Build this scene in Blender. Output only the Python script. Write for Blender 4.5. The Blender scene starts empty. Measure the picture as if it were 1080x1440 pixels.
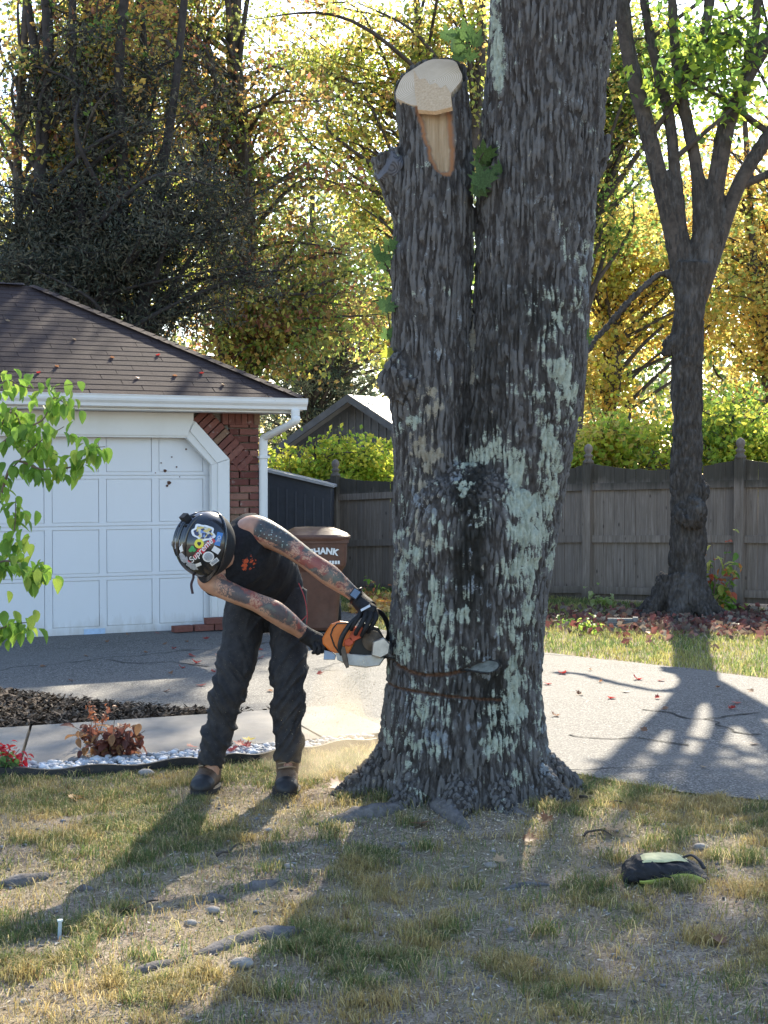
import bpy, bmesh, math, random
import numpy as np
from mathutils import Vector, Matrix
R = math.radians
random.seed(7); rng = np.random.default_rng(7)
scene = bpy.context.scene
col = scene.collection

# ------------------------------------------------------------------ camera
FPX, CX, CY, HOR, CAMZ = 2000.0, 540.0, 720.0, 665.0, 1.6
PITCH = math.atan((CY - HOR) / FPX)
cam_data = bpy.data.cameras.new('camera')
cam_data.sensor_fit = 'HORIZONTAL'; cam_data.sensor_width = 36.0
cam_data.lens = 36.0 * FPX / 1080.0
cam_data.clip_start = 0.05; cam_data.clip_end = 900
cam = bpy.data.objects.new('camera', cam_data); col.objects.link(cam)
cam.location = (0, 0, CAMZ); cam.rotation_euler = (math.pi / 2 - PITCH, 0, 0)
scene.camera = cam
scene.render.resolution_x, scene.render.resolution_y = 768, 1024

# ------------------------------------------------------------------ sky, sun, exposure
SUN_EL, SUN_AZ = R(35), R(11)          # azimuth measured from +Y towards +X
world = bpy.data.worlds.new('World'); scene.world = world; world.use_nodes = True
wn = world.node_tree; wn.nodes.clear()
sky = wn.nodes.new('ShaderNodeTexSky'); sky.sky_type = 'NISHITA'; sky.sun_disc = False
sky.sun_elevation = SUN_EL; sky.sun_rotation = SUN_AZ
sky.air_density = 1.0; sky.dust_density = 0.6; sky.ozone_density = 1.0
bgn = wn.nodes.new('ShaderNodeBackground'); bgn.inputs['Strength'].default_value = 0.15
won = wn.nodes.new('ShaderNodeOutputWorld')
wn.links.new(sky.outputs[0], bgn.inputs[0]); wn.links.new(bgn.outputs[0], won.inputs[0])
sun_l = bpy.data.lights.new('sun', 'SUN'); sun_l.energy = 5.0; sun_l.angle = R(0.55)
sun_l.color = (1.0, 0.90, 0.72)
sun_o = bpy.data.objects.new('sun', sun_l); col.objects.link(sun_o)
SUNV = Vector((math.sin(SUN_AZ) * math.cos(SUN_EL), math.cos(SUN_AZ) * math.cos(SUN_EL), math.sin(SUN_EL)))
sun_o.rotation_euler = SUNV.to_track_quat('Z', 'Y').to_euler()
sun_o.location = SUNV * 60
vs = scene.view_settings
vs.view_transform = 'Standard'; vs.look = 'None'; vs.exposure = 1.5; vs.gamma = 1.0; vs.use_curve_mapping = False
scene.cycles.max_bounces = 8; scene.cycles.transmission_bounces = 6; scene.cycles.diffuse_bounces = 4
scene.cycles.volume_bounces = 1; scene.cycles.transparent_max_bounces = 8
scene.cycles.use_denoising = True
scene.cycles.caustics_reflective = False; scene.cycles.caustics_refractive = False
scene.cycles.sample_clamp_indirect = 6.0

# ------------------------------------------------------------------ geometry helpers
def at(px, py, Y):
    """world point seen at photo pixel (px, py) whose distance along +Y is Y"""
    a, b = (px - CX) / FPX, (CY - py) / FPX
    dy = math.cos(PITCH) + b * math.sin(PITCH); dz = -math.sin(PITCH) + b * math.cos(PITCH)
    k = Y / dy
    return np.array((a * k, Y, CAMZ + dz * k))
def gr(px, py, z=0.0):
    """point on the ground under pixel"""
    a, b = (px - CX) / FPX, (CY - py) / FPX
    dy = math.cos(PITCH) + b * math.sin(PITCH); dz = -math.sin(PITCH) + b * math.cos(PITCH)
    k = (z - CAMZ) / dz
    return np.array((a * k, dy * k, z))

def _h(ix, iy, iz, seed):
    n = (ix * 374761393 + iy * 668265263 + iz * 2147483647 + seed * 1274126177) & 0xFFFFFFFF
    n = ((n ^ (n >> 13)) * 1274126177) & 0xFFFFFFFF
    n = ((n ^ (n >> 16)) * 2246822519) & 0xFFFFFFFF
    return ((n ^ (n >> 15)) & 0xFFFFFF) / float(0xFFFFFF)
def vnoise(p, seed=0):
    p = np.asarray(p, float); i = np.floor(p).astype(np.int64); f = p - i; f = f * f * (3 - 2 * f)
    r = 0
    for dx in (0, 1):
        wx = f[:, 0] if dx else 1 - f[:, 0]
        for dy in (0, 1):
            wy = f[:, 1] if dy else 1 - f[:, 1]
            for dz in (0, 1):
                wz = f[:, 2] if dz else 1 - f[:, 2]
                r = r + wx * wy * wz * _h(i[:, 0] + dx, i[:, 1] + dy, i[:, 2] + dz, seed)
    return r
def fbm(p, oct=4, seed=0):
    p = np.asarray(p, float); a, s, t = .5, 0, 0
    for k in range(oct):
        s = s + a * vnoise(p, seed + k); t += a; p = p * 2.03; a *= .5
    return s / t
def worley(p, seed=0):
    """F1, F2"""
    p = np.asarray(p, float); i = np.floor(p).astype(np.int64)
    f1 = np.full(len(p), 9.0); f2 = np.full(len(p), 9.0)
    for dx in (-1, 0, 1):
        for dy in (-1, 0, 1):
            for dz in (-1, 0, 1):
                c = i + np.array((dx, dy, dz))
                q = c + np.stack([_h(c[:, 0], c[:, 1], c[:, 2], seed + k) for k in (11, 23, 37)], 1)
                d = np.sqrt(((q - p) ** 2).sum(1))
                f2 = np.where(d < f1, f1, np.minimum(f2, d)); f1 = np.minimum(f1, d)
    return f1, f2
def sstep(a, b, x):
    t = np.clip((x - a) / (b - a), 0, 1); return t * t * (3 - 2 * t)

class MB:
    """collects vertices and faces, becomes one mesh object"""
    def __init__(s): s.V = []; s.F = []; s.n = 0; s.C = []
    def add(s, V, F, c=None):
        V = np.asarray(V, float).reshape(-1, 3); s.V.append(V)
        s.F.append((np.asarray(F, np.int64) + s.n)); s.n += len(V)
        if c is not None:
            c = np.asarray(c, float)
            s.C.append(np.broadcast_to(c, (len(V), 3)))
        return s
    def box(s, lo, hi, M=None, c=None):
        (x0, y0, z0), (x1, y1, z1) = lo, hi
        V = np.array([(x0,y0,z0),(x1,y0,z0),(x1,y1,z0),(x0,y1,z0),(x0,y0,z1),(x1,y0,z1),(x1,y1,z1),(x0,y1,z1)], float)
        if M is not None: V = V @ np.array(M.to_3x3()).T + np.array(M.translation)
        return s.add(V, [(0,3,2,1),(4,5,6,7),(0,1,5,4),(1,2,6,5),(2,3,7,6),(3,0,4,7)], c)
    def hexa(s, V8):
        return s.add(V8, [(0,3,2,1),(4,5,6,7),(0,1,5,4),(1,2,6,5),(2,3,7,6),(3,0,4,7)])
    def tube(s, pts, rad, n=8, caps=True, c=None, flat=None):
        V, F = tube_vf(pts, rad, n, flat); b = s.n
        s.add(V, F, c)
        if caps:
            m = len(pts)
            for k, rev in ((0, True), (m - 1, False)):
                ctr = np.asarray(pts[k], float)
                s.V.append(ctr[None]); ci = s.n; s.n += 1
                if c is not None: s.C.append(np.asarray(c, float).reshape(1, 3))
                ring = b + k * n + np.arange(n); nx = np.roll(ring, -1)
                tri = np.stack([np.full(n, ci), nx, ring] if rev else [np.full(n, ci), ring, nx], 1)
                s.F.append(tri)
        return s
    def prism(s, poly, z0, z1, M=None, c=None):
        """poly: list of (x, y) counter-clockwise; convex or simple (fan from ngon)"""
        n = len(poly); V = [(x, y, z0) for x, y in poly] + [(x, y, z1) for x, y in poly]
        V = np.array(V, float)
        if M is not None: V = V @ np.array(M.to_3x3()).T + np.array(M.translation)
        b = s.n; s.V.append(V); s.n += 2 * n
        if c is not None: s.C.append(np.broadcast_to(np.asarray(c, float), (2 * n, 3)))
        for i in range(n):
            j = (i + 1) % n; s.F.append(np.array([(b+i, b+j, b+n+j, b+n+i)]))
        s.F.append(np.array([b + n + np.arange(n)])); s.F.append(np.array([b + n - 1 - np.arange(n)]))
        return s
    def mesh(s, name, smooth=False, attrs=None):
        V = np.concatenate(s.V) if s.V else np.zeros((0, 3))
        me = bpy.data.meshes.new(name)
        me.vertices.add(len(V)); me.vertices.foreach_set('co', V.astype(np.float32).ravel())
        li = np.concatenate([f.ravel() for f in s.F]); tot = np.concatenate([np.full(len(f), f.shape[1]) for f in s.F])
        me.loops.add(len(li)); me.loops.foreach_set('vertex_index', li.astype(np.int32))
        st = np.concatenate([[0], np.cumsum(tot)[:-1]])
        me.polygons.add(len(tot)); me.polygons.foreach_set('loop_start', st.astype(np.int32))
        me.polygons.foreach_set('loop_total', tot.astype(np.int32))
        me.polygons.foreach_set('use_smooth', np.full(len(tot), bool(smooth)) if np.ndim(smooth) == 0 else np.asarray(smooth, bool))
        me.update(calc_edges=True)
        if s.C:
            C = np.concatenate(s.C); a = me.attributes.new('tint', 'FLOAT_COLOR', 'POINT')
            a.data.foreach_set('color', np.concatenate([C, np.ones((len(C), 1))], 1).astype(np.float32).ravel())
        for k, v in (attrs or {}).items():
            a = me.attributes.new(k, 'FLOAT', 'POINT'); a.data.foreach_set('value', np.asarray(v, np.float32))
        return me
    def build(s, name, mat, parent=None, smooth=False, attrs=None):
        me = s.mesh(name, smooth, attrs); me.materials.append(mat)
        return link(name, me, parent)

def link(name, me, parent=None):
    o = bpy.data.objects.new(name, me); col.objects.link(o)
    if parent is not None: o.parent = parent
    return o
def smooth_path(pts, k=6):
    """Catmull-Rom through points (also radius columns)"""
    P = np.asarray(pts, float); out = []
    Q = np.concatenate([[2 * P[0] - P[1]], P, [2 * P[-1] - P[-2]]])
    for i in range(1, len(Q) - 2):
        for t in np.linspace(0, 1, k, endpoint=False):
            a, b, c, d = Q[i-1], Q[i], Q[i+1], Q[i+2]
            out.append(.5 * ((2*b) + (c-a)*t + (2*a-5*b+4*c-d)*t*t + (3*b-a-3*c+d)*t**3))
    out.append(P[-1]); return np.array(out)
def tube_vf(pts, rad, n=8, flat=None):
    P = np.asarray(pts, float); m = len(P); r = np.broadcast_to(np.asarray(rad, float), (m,))
    T = np.gradient(P, axis=0); T /= np.linalg.norm(T, axis=1)[:, None] + 1e-12
    ref = np.array((0, 0, 1.)) if abs(T[0][2]) < .9 else np.array((0, 1., 0))
    u = np.cross(T[0], ref); u /= np.linalg.norm(u)
    A = np.linspace(0, 2 * np.pi, n, endpoint=False); rings = []
    for k in range(m):
        u = u - T[k] * np.dot(u, T[k]); u /= np.linalg.norm(u) + 1e-12
        v = np.cross(T[k], u)
        e = 1.0 if flat is None else flat
        rings.append(P[k] + r[k] * (np.cos(A)[:, None] * u + e * np.sin(A)[:, None] * v))
    V = np.concatenate(rings)
    i = np.arange(m - 1)[:, None] * n; j = np.arange(n)[None]; j2 = (j + 1) % n
    F = np.stack([i + j, i + j2, i + n + j2, i + n + j], -1).reshape(-1, 4)
    return V, F

def tag(o, label, cat, group=None, kind=None):
    if label: o['label'] = label
    if cat: o['category'] = cat
    if group: o['group'] = group
    if kind: o['kind'] = kind
    return o
def thing(name, label, cat, loc=(0, 0, 0), rz=0.0, group=None):
    o = bpy.data.objects.new(name, None); col.objects.link(o)
    o.location = loc; o.rotation_euler = (0, 0, rz); o.empty_display_size = .1
    return tag(o, label, cat, group)
def local(parent, o):
    """o was modelled in world coordinates: keep it there under a moved parent"""
    o.parent = parent; o.matrix_parent_inverse = Matrix.LocRotScale(parent.location, parent.rotation_euler, None).inverted()
    return o
def remeshed(mb, voxel, smooth_it=0, fac=.5):
    """closed overlapping shapes -> one continuous surface (V, quads)"""
    me = mb.mesh('tmp'); o = bpy.data.objects.new('tmp', me); col.objects.link(o)
    m = o.modifiers.new('r', 'REMESH'); m.mode = 'VOXEL'; m.voxel_size = voxel
    if smooth_it:
        s = o.modifiers.new('s', 'SMOOTH'); s.iterations = smooth_it; s.factor = fac
    dg = bpy.context.evaluated_depsgraph_get(); e = o.evaluated_get(dg); rm = e.to_mesh()
    V = np.empty(len(rm.vertices) * 3, np.float32); rm.vertices.foreach_get('co', V); V = V.reshape(-1, 3).astype(float)
    N = np.empty(len(rm.vertices) * 3, np.float32); rm.vertices.foreach_get('normal', N); N = N.reshape(-1, 3).astype(float)
    li = np.empty(len(rm.loops), np.int32); rm.loops.foreach_get('vertex_index', li)
    tot = np.empty(len(rm.polygons), np.int32); rm.polygons.foreach_get('loop_total', tot)
    if not (tot == 4).all():
        st = np.concatenate([[0], np.cumsum(tot)[:-1]])
        F = [li[st[k]:st[k] + tot[k]] for k in range(len(tot))]; F = np.array([np.pad(f, (0, 4 - len(f)), mode='edge') for f in F if len(f) <= 4])
    else: F = li.reshape(-1, 4)
    e.to_mesh_clear(); bpy.data.objects.remove(o); bpy.data.meshes.remove(me)
    return V, F.astype(np.int64), N
def text_vf(body, size, extrude=0.0, bold=0.0, align='CENTER'):
    cu = bpy.data.curves.new('t', 'FONT'); cu.body = body; cu.size = size; cu.extrude = extrude; cu.offset = bold
    cu.align_x = align; cu.align_y = 'CENTER'
    o = bpy.data.objects.new('t', cu); col.objects.link(o)
    dg = bpy.context.evaluated_depsgraph_get(); me = bpy.data.meshes.new_from_object(o.evaluated_get(dg))
    V = np.array([v.co[:] for v in me.vertices]); F = [np.array([list(p.vertices)]) for p in me.polygons]
    bpy.data.objects.remove(o); bpy.data.curves.remove(cu); bpy.data.meshes.remove(me)
    return V, F

# ------------------------------------------------------------------ material helpers
class NT:
    def __init__(s, name):
        s.m = bpy.data.materials.new(name); s.m.use_nodes = True; s.t = s.m.node_tree; s.t.nodes.clear()
        s.out = s.t.nodes.new('ShaderNodeOutputMaterial')
    def n(s, typ, ins=None, **kw):
        o = s.t.nodes.new('ShaderNode' + typ)
        for k, v in kw.items(): setattr(o, k, v)
        for k, v in (ins or {}).items():
            i = o.inputs[k]
            if hasattr(v, 'default_value') or isinstance(v, bpy.types.NodeSocket): s.t.links.new(v, i)
            else: i.default_value = v
        return o
    def coord(s, which='Object'): return s.n('NewGeometry').outputs['Position'] if which == 'World' else s.n('TexCoord').outputs[which]
    def scale(s, vec, sc, loc=(0, 0, 0)):
        return s.n('Mapping', {'Vector': vec, 'Scale': sc if hasattr(sc, '__len__') else (sc,) * 3, 'Location': loc}).outputs[0]
    def noise(s, vec, sc, detail=4, rough=.55, dist=0.0):
        return s.n('TexNoise', {'Vector': vec, 'Scale': sc, 'Detail': detail, 'Roughness': rough, 'Distortion': dist}).outputs[0]
    def voro(s, vec, sc, feature='F1', out='Distance', rand=1.0):
        return s.n('TexVoronoi', {'Vector': vec, 'Scale': sc, 'Randomness': rand}, feature=feature).outputs[out]
    def ramp(s, fac, stops, interp='LINEAR'):
        o = s.n('ValToRGB', {'Fac': fac}); e = o.color_ramp.elements; o.color_ramp.interpolation = interp
        while len(e) < len(stops): e.new(.5)
        for k, (p, c) in enumerate(stops):
            e[k].position = p; e[k].color = (*c, 1) if hasattr(c, '__len__') else (c, c, c, 1)
        return o.outputs[0]
    def mix(s, fac, a, b, blend='MIX'):
        o = s.n('Mix', data_type='RGBA', blend_type=blend)
        for i, v in ((0, fac), (6, a), (7, b)):
            if isinstance(v, bpy.types.NodeSocket): s.t.links.new(v, o.inputs[i])
            else: o.inputs[i].default_value = v if i == 0 else (*v, 1)
        return o.outputs[2]
    def math(s, op, a, b=0.0, c=None):
        o = s.n('Math', operation=op)
        for i, v in enumerate((a, b) if c is None else (a, b, c)):
            if isinstance(v, bpy.types.NodeSocket): s.t.links.new(v, o.inputs[i])
            else: o.inputs[i].default_value = v
        return o.outputs[0]
    def attr(s, name, out='Fac'): return s.n('Attribute', attribute_name=name).outputs[out]
    def rand(s): return s.n('ObjectInfo').outputs['Random']
    def bump(s, h, strength=.5, dist=.01, normal=None):
        ins = {'Height': h, 'Strength': strength, 'Distance': dist}
        if normal is not None: ins['Normal'] = normal
        return s.n('Bump', ins).outputs[0]
    def principled(s, color, rough=.6, normal=None, spec=.35, metal=0.0, coat=0.0, **kw):
        ins = {'Base Color': color if isinstance(color, bpy.types.NodeSocket) else (*color, 1), 'Roughness': rough,
               'Specular IOR Level': spec, 'Metallic': metal, 'Coat Weight': coat}
        if normal is not None: ins['Normal'] = normal
        ins.update(kw)
        b = s.n('BsdfPrincipled', ins); s.t.links.new(b.outputs[0], s.out.inputs[0]); return s.m
    def leaf(s, color, trans=.5, tcol=None, rough=.45, spec=.3):
        b = s.n('BsdfPrincipled', {'Base Color': color, 'Roughness': rough, 'Specular IOR Level': spec})
        t = s.n('BsdfTranslucent', {'Color': tcol if tcol is not None else color})
        x = s.n('MixShader', {0: trans, 1: b.outputs[0], 2: t.outputs[0]}); s.t.links.new(x.outputs[0], s.out.inputs[0]); return s.m
def simple(name, c, rough=.6, spec=.35, var=.12, sc=30, bump=.0, metal=0.0, coat=0.0, dirt=None, bsc=None):
    """plain material with slight mottling"""
    t = NT(name); v = t.coord(); n = t.noise(v, sc, 5, .6)
    c = np.array(c); lo, hi = np.clip(c * (1 - var), 0, 1), np.clip(c * (1 + var), 0, 1)
    k = t.ramp(n, [(.3, tuple(lo)), (.7, tuple(hi))])
    if dirt:
        d = t.ramp(t.noise(v, sc * .2, 6, .7), [(.5, 0.0), (.7, .7)]); k = t.mix(d, k, dirt)
    nm = t.bump(t.noise(v, bsc or sc * 3, 6, .65), bump, .01) if bump else None
    return t.principled(k, rough, nm, spec, metal, coat)
# ------------------------------------------------------------------ ground
def edge_line():
    L = [(-30, 6.2), (-5, 6.9)] + [tuple(gr(x, y)[:2]) for x, y in ((0, 1096), (150, 1090), (270, 1080), (400, 1064), (530, 1050), (785, 1088), (870, 1104), (960, 1117), (1080, 1130))] + [(6, 4.0), (30, -13)]
    return np.array(L)
EDGE = edge_line()
def edgeY(x): return np.interp(x, EDGE[:, 0], EDGE[:, 1])
TREE = np.array((0.385, 7.02))
def gz(x, y):
    x = np.asarray(x, float); y = np.asarray(y, float)
    p = np.stack([x, y, np.zeros_like(x)], -1).reshape(-1, 3)
    m = sstep(0.02, .5, (edgeY(x) - y)).reshape(-1)
    far = sstep(40, 20, np.hypot(x, y)).reshape(-1)
    b = (fbm(p * 1.3, 3, 5) - .5) * .07 + (fbm(p * 7, 3, 9) - .5) * .022 + (fbm(p * 26, 2, 3) - .5) * .008
    mound = .07 * np.exp(-(((x - TREE[0]) ** 2 + (y - TREE[1]) ** 2) / .55 ** 2)).reshape(-1)
    return ((b + mound * 1.0) * m * far).reshape(x.shape)
BARE = [(350, 1325, 110, 20), (215, 1368, 60, 12), (30, 1238, 70, 12), (510, 1152, 80, 14), (360, 1248, 45, 9), (60, 1300, 60, 10), (200, 1250, 90, 20), (780, 1290, 60, 22), (460, 1250, 50, 14), (60, 1330, 60, 16), (350, 1235, 60, 12), (960, 1420, 90, 30), (520, 1370, 60, 20), (300, 1305, 165, 55), (120, 1275, 150, 22), (520, 1300, 70, 60), (640, 1395, 120, 60), (20, 1415, 130, 40), (420, 1400, 110, 45), (840, 1180, 60, 30),
        (600, 1165, 90, 30), (900, 1360, 110, 55), (700, 1330, 70, 20), (575, 1235, 70, 22), (1010, 1290, 60, 25), (290, 1112, 50, 8), (460, 1120, 40, 10), (760, 1210, 90, 22)]
def to_px(x, y, z=0):
    c, s = math.cos(PITCH), math.sin(PITCH); zz = z - CAMZ
    f = y * c - zz * s; u = y * s + zz * c
    return CX + x / f * FPX, CY - u / f * FPX
def bare(x, y):
    px, py = to_px(x, y)
    b = np.zeros_like(x)
    for cx, cy, rx, ry in BARE: b = np.maximum(b, np.exp(-(((px - cx) / rx) ** 2 + ((py - cy) / ry) ** 2) ** 1.2))
    return b
def grass_mask(x, y):
    p = np.stack([x, y * .8, np.zeros_like(x)], 1)
    g = fbm(p * 2.6, 4, 21) * .62 + fbm(p * 9, 3, 31) * .38
    near = .14 * sstep(1.1, .3, edgeY(x) - y)
    return sstep(.43, .64, g + near - .24 * bare(x, y) + .03)

def m_ground():
    t = NT('lawn soil'); v = t.coord()
    big = t.noise(v, 1.4, 5, .6); mid = t.noise(v, 9, 6, .7); fine = t.noise(v, 90, 5, .75)
    c = t.ramp(mid, [(.3, (.17, .128, .098)), (.52, (.38, .30, .23)), (.72, (.50, .415, .325))])
    c = t.mix(t.ramp(fine, [(.38, .75), (.56, 0.0)]), c, (.07, .055, .042))
    chips = t.voro(t.scale(v, (70, 110, 90)), 1.0); ck = t.voro(t.scale(v, (70, 110, 90)), 1.0, out='Color')
    cm = t.math('MULTIPLY', t.ramp(chips, [(.2, 1.0), (.3, 0.0)]), t.ramp(t.n('SeparateColor', {0: ck}).outputs[0], [(.62, 0.0), (.7, 1.0)]))
    c = t.mix(cm, c, (.55, .47, .38))
    straw = t.ramp(big, [(.42, 0.0), (.62, .55)])
    c = t.mix(straw, c, (.24, .20, .10))
    h = t.math('ADD', t.math('MULTIPLY', mid, .6), t.math('ADD', t.math('MULTIPLY', fine, .4), t.math('MULTIPLY', cm, .3)))
    return t.principled(c, .95, t.bump(h, 1.0, .02), .15)
def grid_axis(lo, hi, step, far):
    a = np.arange(lo, hi + step / 2, step); k = np.array([.1, .3, .8, 1.8, 4, 9, 20, 50, 120, far])
    return np.concatenate([lo - k[::-1], a, hi + k])
gx, gy = grid_axis(-2.6, 2.6, .028, 500), grid_axis(3.6, 8.6, .028, 700)
XX, YY = np.meshgrid(gx, gy); ZZ = gz(XX, YY)
nx, ny = len(gx), len(gy)
ii = (np.arange(ny - 1)[:, None] * nx + np.arange(nx - 1)[None]).reshape(-1)
ground = MB().add(np.stack([XX, YY, ZZ], -1).reshape(-1, 3), np.stack([ii, ii + 1, ii + nx + 1, ii + nx], 1)).build('ground', m_ground(), smooth=True)
tag(ground, 'dry patchy lawn soil with bare tan dirt and wood crumbs', None, kind='structure')

# driveway
def m_asphalt():
    t = NT('weathered asphalt'); v = t.coord()
    sp = t.voro(v, 130, out='Color'); s1 = t.n('SeparateColor', {0: sp}).outputs[0]
    c = t.ramp(s1, [(0, (.04, .038, .036)), (.55, (.10, .095, .09)), (.85, (.20, .19, .175)), (1, (.34, .32, .29))])
    pt = t.noise(v, 1.1, 6, .65); c = t.mix(t.ramp(pt, [(.4, 0.0), (.65, .55)]), c, (.155, .147, .137))
    w = t.n('VectorMath', {0: v, 1: t.n('VectorMath', {0: t.n('TexNoise', {'Vector': v, 'Scale': 1.6, 'Detail': 5}).outputs[1], 'Scale': .9}, operation='SCALE').outputs[0]}, operation='ADD').outputs[0]
    cr = t.voro(w, .22, 'DISTANCE_TO_EDGE'); ck = t.math('MULTIPLY', t.ramp(cr, [(.0015, .9), (.005, 0.0)]), t.ramp(t.noise(v, .8, 2), [(.40, 0.0), (.5, 1.0)]))
    c = t.mix(ck, c, (.03, .03, .028))
    h = t.math('SUBTRACT', t.math('ADD', t.math('MULTIPLY', s1, .5), t.noise(v, 60, 4)), t.math('MULTIPLY', ck, 3.0))
    return t.principled(c, .8, t.bump(h, .8, .006), .3)
far_edge = [tuple(gr(x, y)[:2]) for x, y in ((1080, 956), (960, 941), (850, 929), (760, 919))] + [(.45, 13.4), (-.15, 14.6), (-.3, 16.2)]
drive_poly = ([(12, -4.5), (20, -3)] + [(10, 5.3)] + far_edge + [(-2.6, 16.2), (-9, 13.4), (-9, 9.9)] +
              [tuple(gr(x, y)[:2]) for x, y in ((-80, 962), (0, 976), (100, 989), (250, 1003), (400, 1006))] +
              [tuple(gr(x, y)[:2]) for x, y in ((470, 1010), (560, 1036), (620, 1063), (785, 1087), (870, 1103), (960, 1116), (1080, 1129))] + [(6, 3.95)])
def poly_sheet(name, poly, z, mat, jitter=0.0, step=.12):
    P = np.array(poly, float); out = []
    for a, b in zip(P, np.roll(P, -1, 0)):
        n = max(1, int(np.linalg.norm(b - a) / step)) if jitter else 1
        for t in np.linspace(0, 1, n, endpoint=False): out.append(a + (b - a) * t)
    P = np.array(out)
    if jitter: P = P + (np.stack([vnoise(np.c_[P * 4, P[:, :1] * 0], 3), vnoise(np.c_[P * 4, P[:, :1] * 0], 8)], 1) - .5) * jitter
    bm = bmesh.new(); f = bm.faces.new([bm.verts.new((x, y, z)) for x, y in P])
    bmesh.ops.triangulate(bm, faces=[f]); bmesh.ops.recalc_face_normals(bm, faces=bm.faces)
    me = bpy.data.meshes.new(name); bm.to_mesh(me); bm.free()
    if me.polygons and me.polygons[0].normal.z < 0: me.flip_normals()
    me.materials.append(mat); return link(name, me)
driveway = poly_sheet('driveway', drive_poly, .012, m_asphalt(), .06)
tag(driveway, 'weathered grey asphalt driveway with cracks and tree shadows', None, kind='structure')

Mcrack = simple('crack filler', (.03, .028, .026), .9)
for pts in ([(905, 1000), (940, 1006), (965, 1012), (990, 1014), (1008, 1022), (1035, 1033), (1070, 1036)], [(990, 1014), (1020, 1012), (1075, 1005)], [(800, 1035), (850, 1042), (890, 1040), (960, 1052)], [(150, 930), (190, 936), (240, 933), (290, 940)]):
    c_ = smooth_path([gr(*p) for p in pts], 8); c_[:, :2] += (np.c_[vnoise(c_ * 9, 2), vnoise(c_ * 9, 5)] - .5) * .09
    d_ = np.gradient(c_, axis=0); n_ = np.c_[-d_[:, 1], d_[:, 0]]; n_ /= np.linalg.norm(n_, axis=1)[:, None]; w_ = (.004 + .010 * vnoise(c_ * 14, 7))[:, None]
    V = np.concatenate([np.c_[c_[:, :2] + n_ * w_, np.full(len(c_), .0165)], np.c_[c_[:, :2] - n_ * w_, np.full(len(c_), .0165)]]); m_ = len(c_); i_ = np.arange(m_ - 1)
    MB().add(V, np.stack([i_ + m_, i_ + 1 + m_, i_ + 1, i_], 1)).build('crack', Mcrack, driveway)

# walkway of concrete slabs
def m_concrete():
    t = NT('walkway concrete'); v = t.coord()
    c = t.ramp(t.noise(v, 3, 7, .7), [(.3, (.19, .175, .158)), (.7, (.29, .268, .24))])
    c = t.mix(t.ramp(t.voro(v, 140), [(.1, .5), (.3, 0.0)]), c, (.25, .23, .21))
    return t.principled(c, .85, t.bump(t.noise(v, 120, 5, .7), .5, .005), .25)
Mconc = m_concrete()
walkway = bpy.data.objects.new('walkway', None); col.objects.link(walkway)
tag(walkway, 'pale concrete walkway slabs between mulch bed and pebble border', None, kind='structure')
wt0, wt1, wb0, wb1 = [gr(x, y)[:2] for x, y in ((0, 1031), (470, 999), (-30, 1090), (560, 1036))]
def wq(s, t):
    top = wt0 + (wt1 - wt0) * s; bot = wb0 + (wb1 - wb0) * s
    return bot + (top - bot) * t
cuts = [-2.0, -1.25, -.62, .085, .80, 1.0]
for a, b in zip(cuts[:-1], cuts[1:]):
    k = .004
    q = [wq(a + k, 0), wq(b - k, 0), wq(b - k, 1), wq(a + k, 1)]
    mb = MB(); m = 10; top = []
    mb.prism([tuple(p) for p in q], -.06, .034); mb.build('slab', Mconc, walkway)
# mulch bed
def m_mulch():
    t = NT('dark mulch'); v = t.coord(); n = t.noise(v, 60, 6, .8)
    return t.principled(t.ramp(n, [(.3, (.012, .009, .007)), (.7, (.07, .05, .04))]), .95, t.bump(n, 1, .03), .1)
bed_poly = [tuple(gr(x, y)[:2]) for x, y in ((0, 1030), (120, 1022), (260, 1012), (380, 1003), (400, 1005), (250, 1002), (100, 988), (0, 975), (-80, 961))] + [(-9, 9.8), (-9, 6.2)] + [tuple(wq(-1.9, 1)), tuple(wq(-.5, 1))]
mulch = poly_sheet('mulch_bed', bed_poly, .020, m_mulch()); tag(mulch, 'dark mulch bed between walkway and driveway', None, kind='structure')
def in_poly(x, y, poly):
    P = np.array(poly); c = np.zeros(len(x), bool); j = len(P) - 1
    for i in range(len(P)):
        a = (P[i, 1] > y) != (P[j, 1] > y)
        with np.errstate(divide='ignore', invalid='ignore'):
            c ^= a & (x < (P[j, 0] - P[i, 0]) * (y - P[i, 1]) / (P[j, 1] - P[i, 1]) + P[i, 0])
        j = i
    return c
def chips(name, x, y, z, size, cols, mat, tilt=.5, aspect=.35, parent=None, thick=True):
    """many small flat slivers as one mesh"""
    n = len(x); L = size * (0.5 + rng.random(n)); W = L * aspect * (.6 + .8 * rng.random(n))
    a = rng.random(n) * 2 * np.pi; tl = (rng.random(n) - .5) * 2 * tilt; rl = (rng.random(n) - .5) * 2 * tilt
    u = np.stack([np.cos(a) * np.cos(tl), np.sin(a) * np.cos(tl), np.sin(tl)], 1) * L[:, None] * .5
    w = np.stack([-np.sin(a) * np.cos(rl), np.cos(a) * np.cos(rl), np.sin(rl)], 1) * W[:, None] * .5
    c = np.stack([x, y, z], 1)
    V = np.stack([c - u, c - w * .9 + u * .1, c + u, c + w], 1).reshape(-1, 3)
    F = np.arange(4 * n).reshape(n, 4); C = np.repeat(np.asarray(cols)[rng.integers(0, len(cols), n)] * (.75 + .5 * rng.random((n, 1))), 4, 0)
    return MB().add(V, F, C).build(name, mat, parent)
def m_tint(name, rough=.8, spec=.2, trans=0.0, sat=None):
    t = NT(name); c = t.attr('tint', 'Color')
    return t.leaf(c, trans, rough=rough, spec=spec) if trans else t.principled(c, rough, None, spec)
Mchip = m_tint('loose chips', .9)
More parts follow.
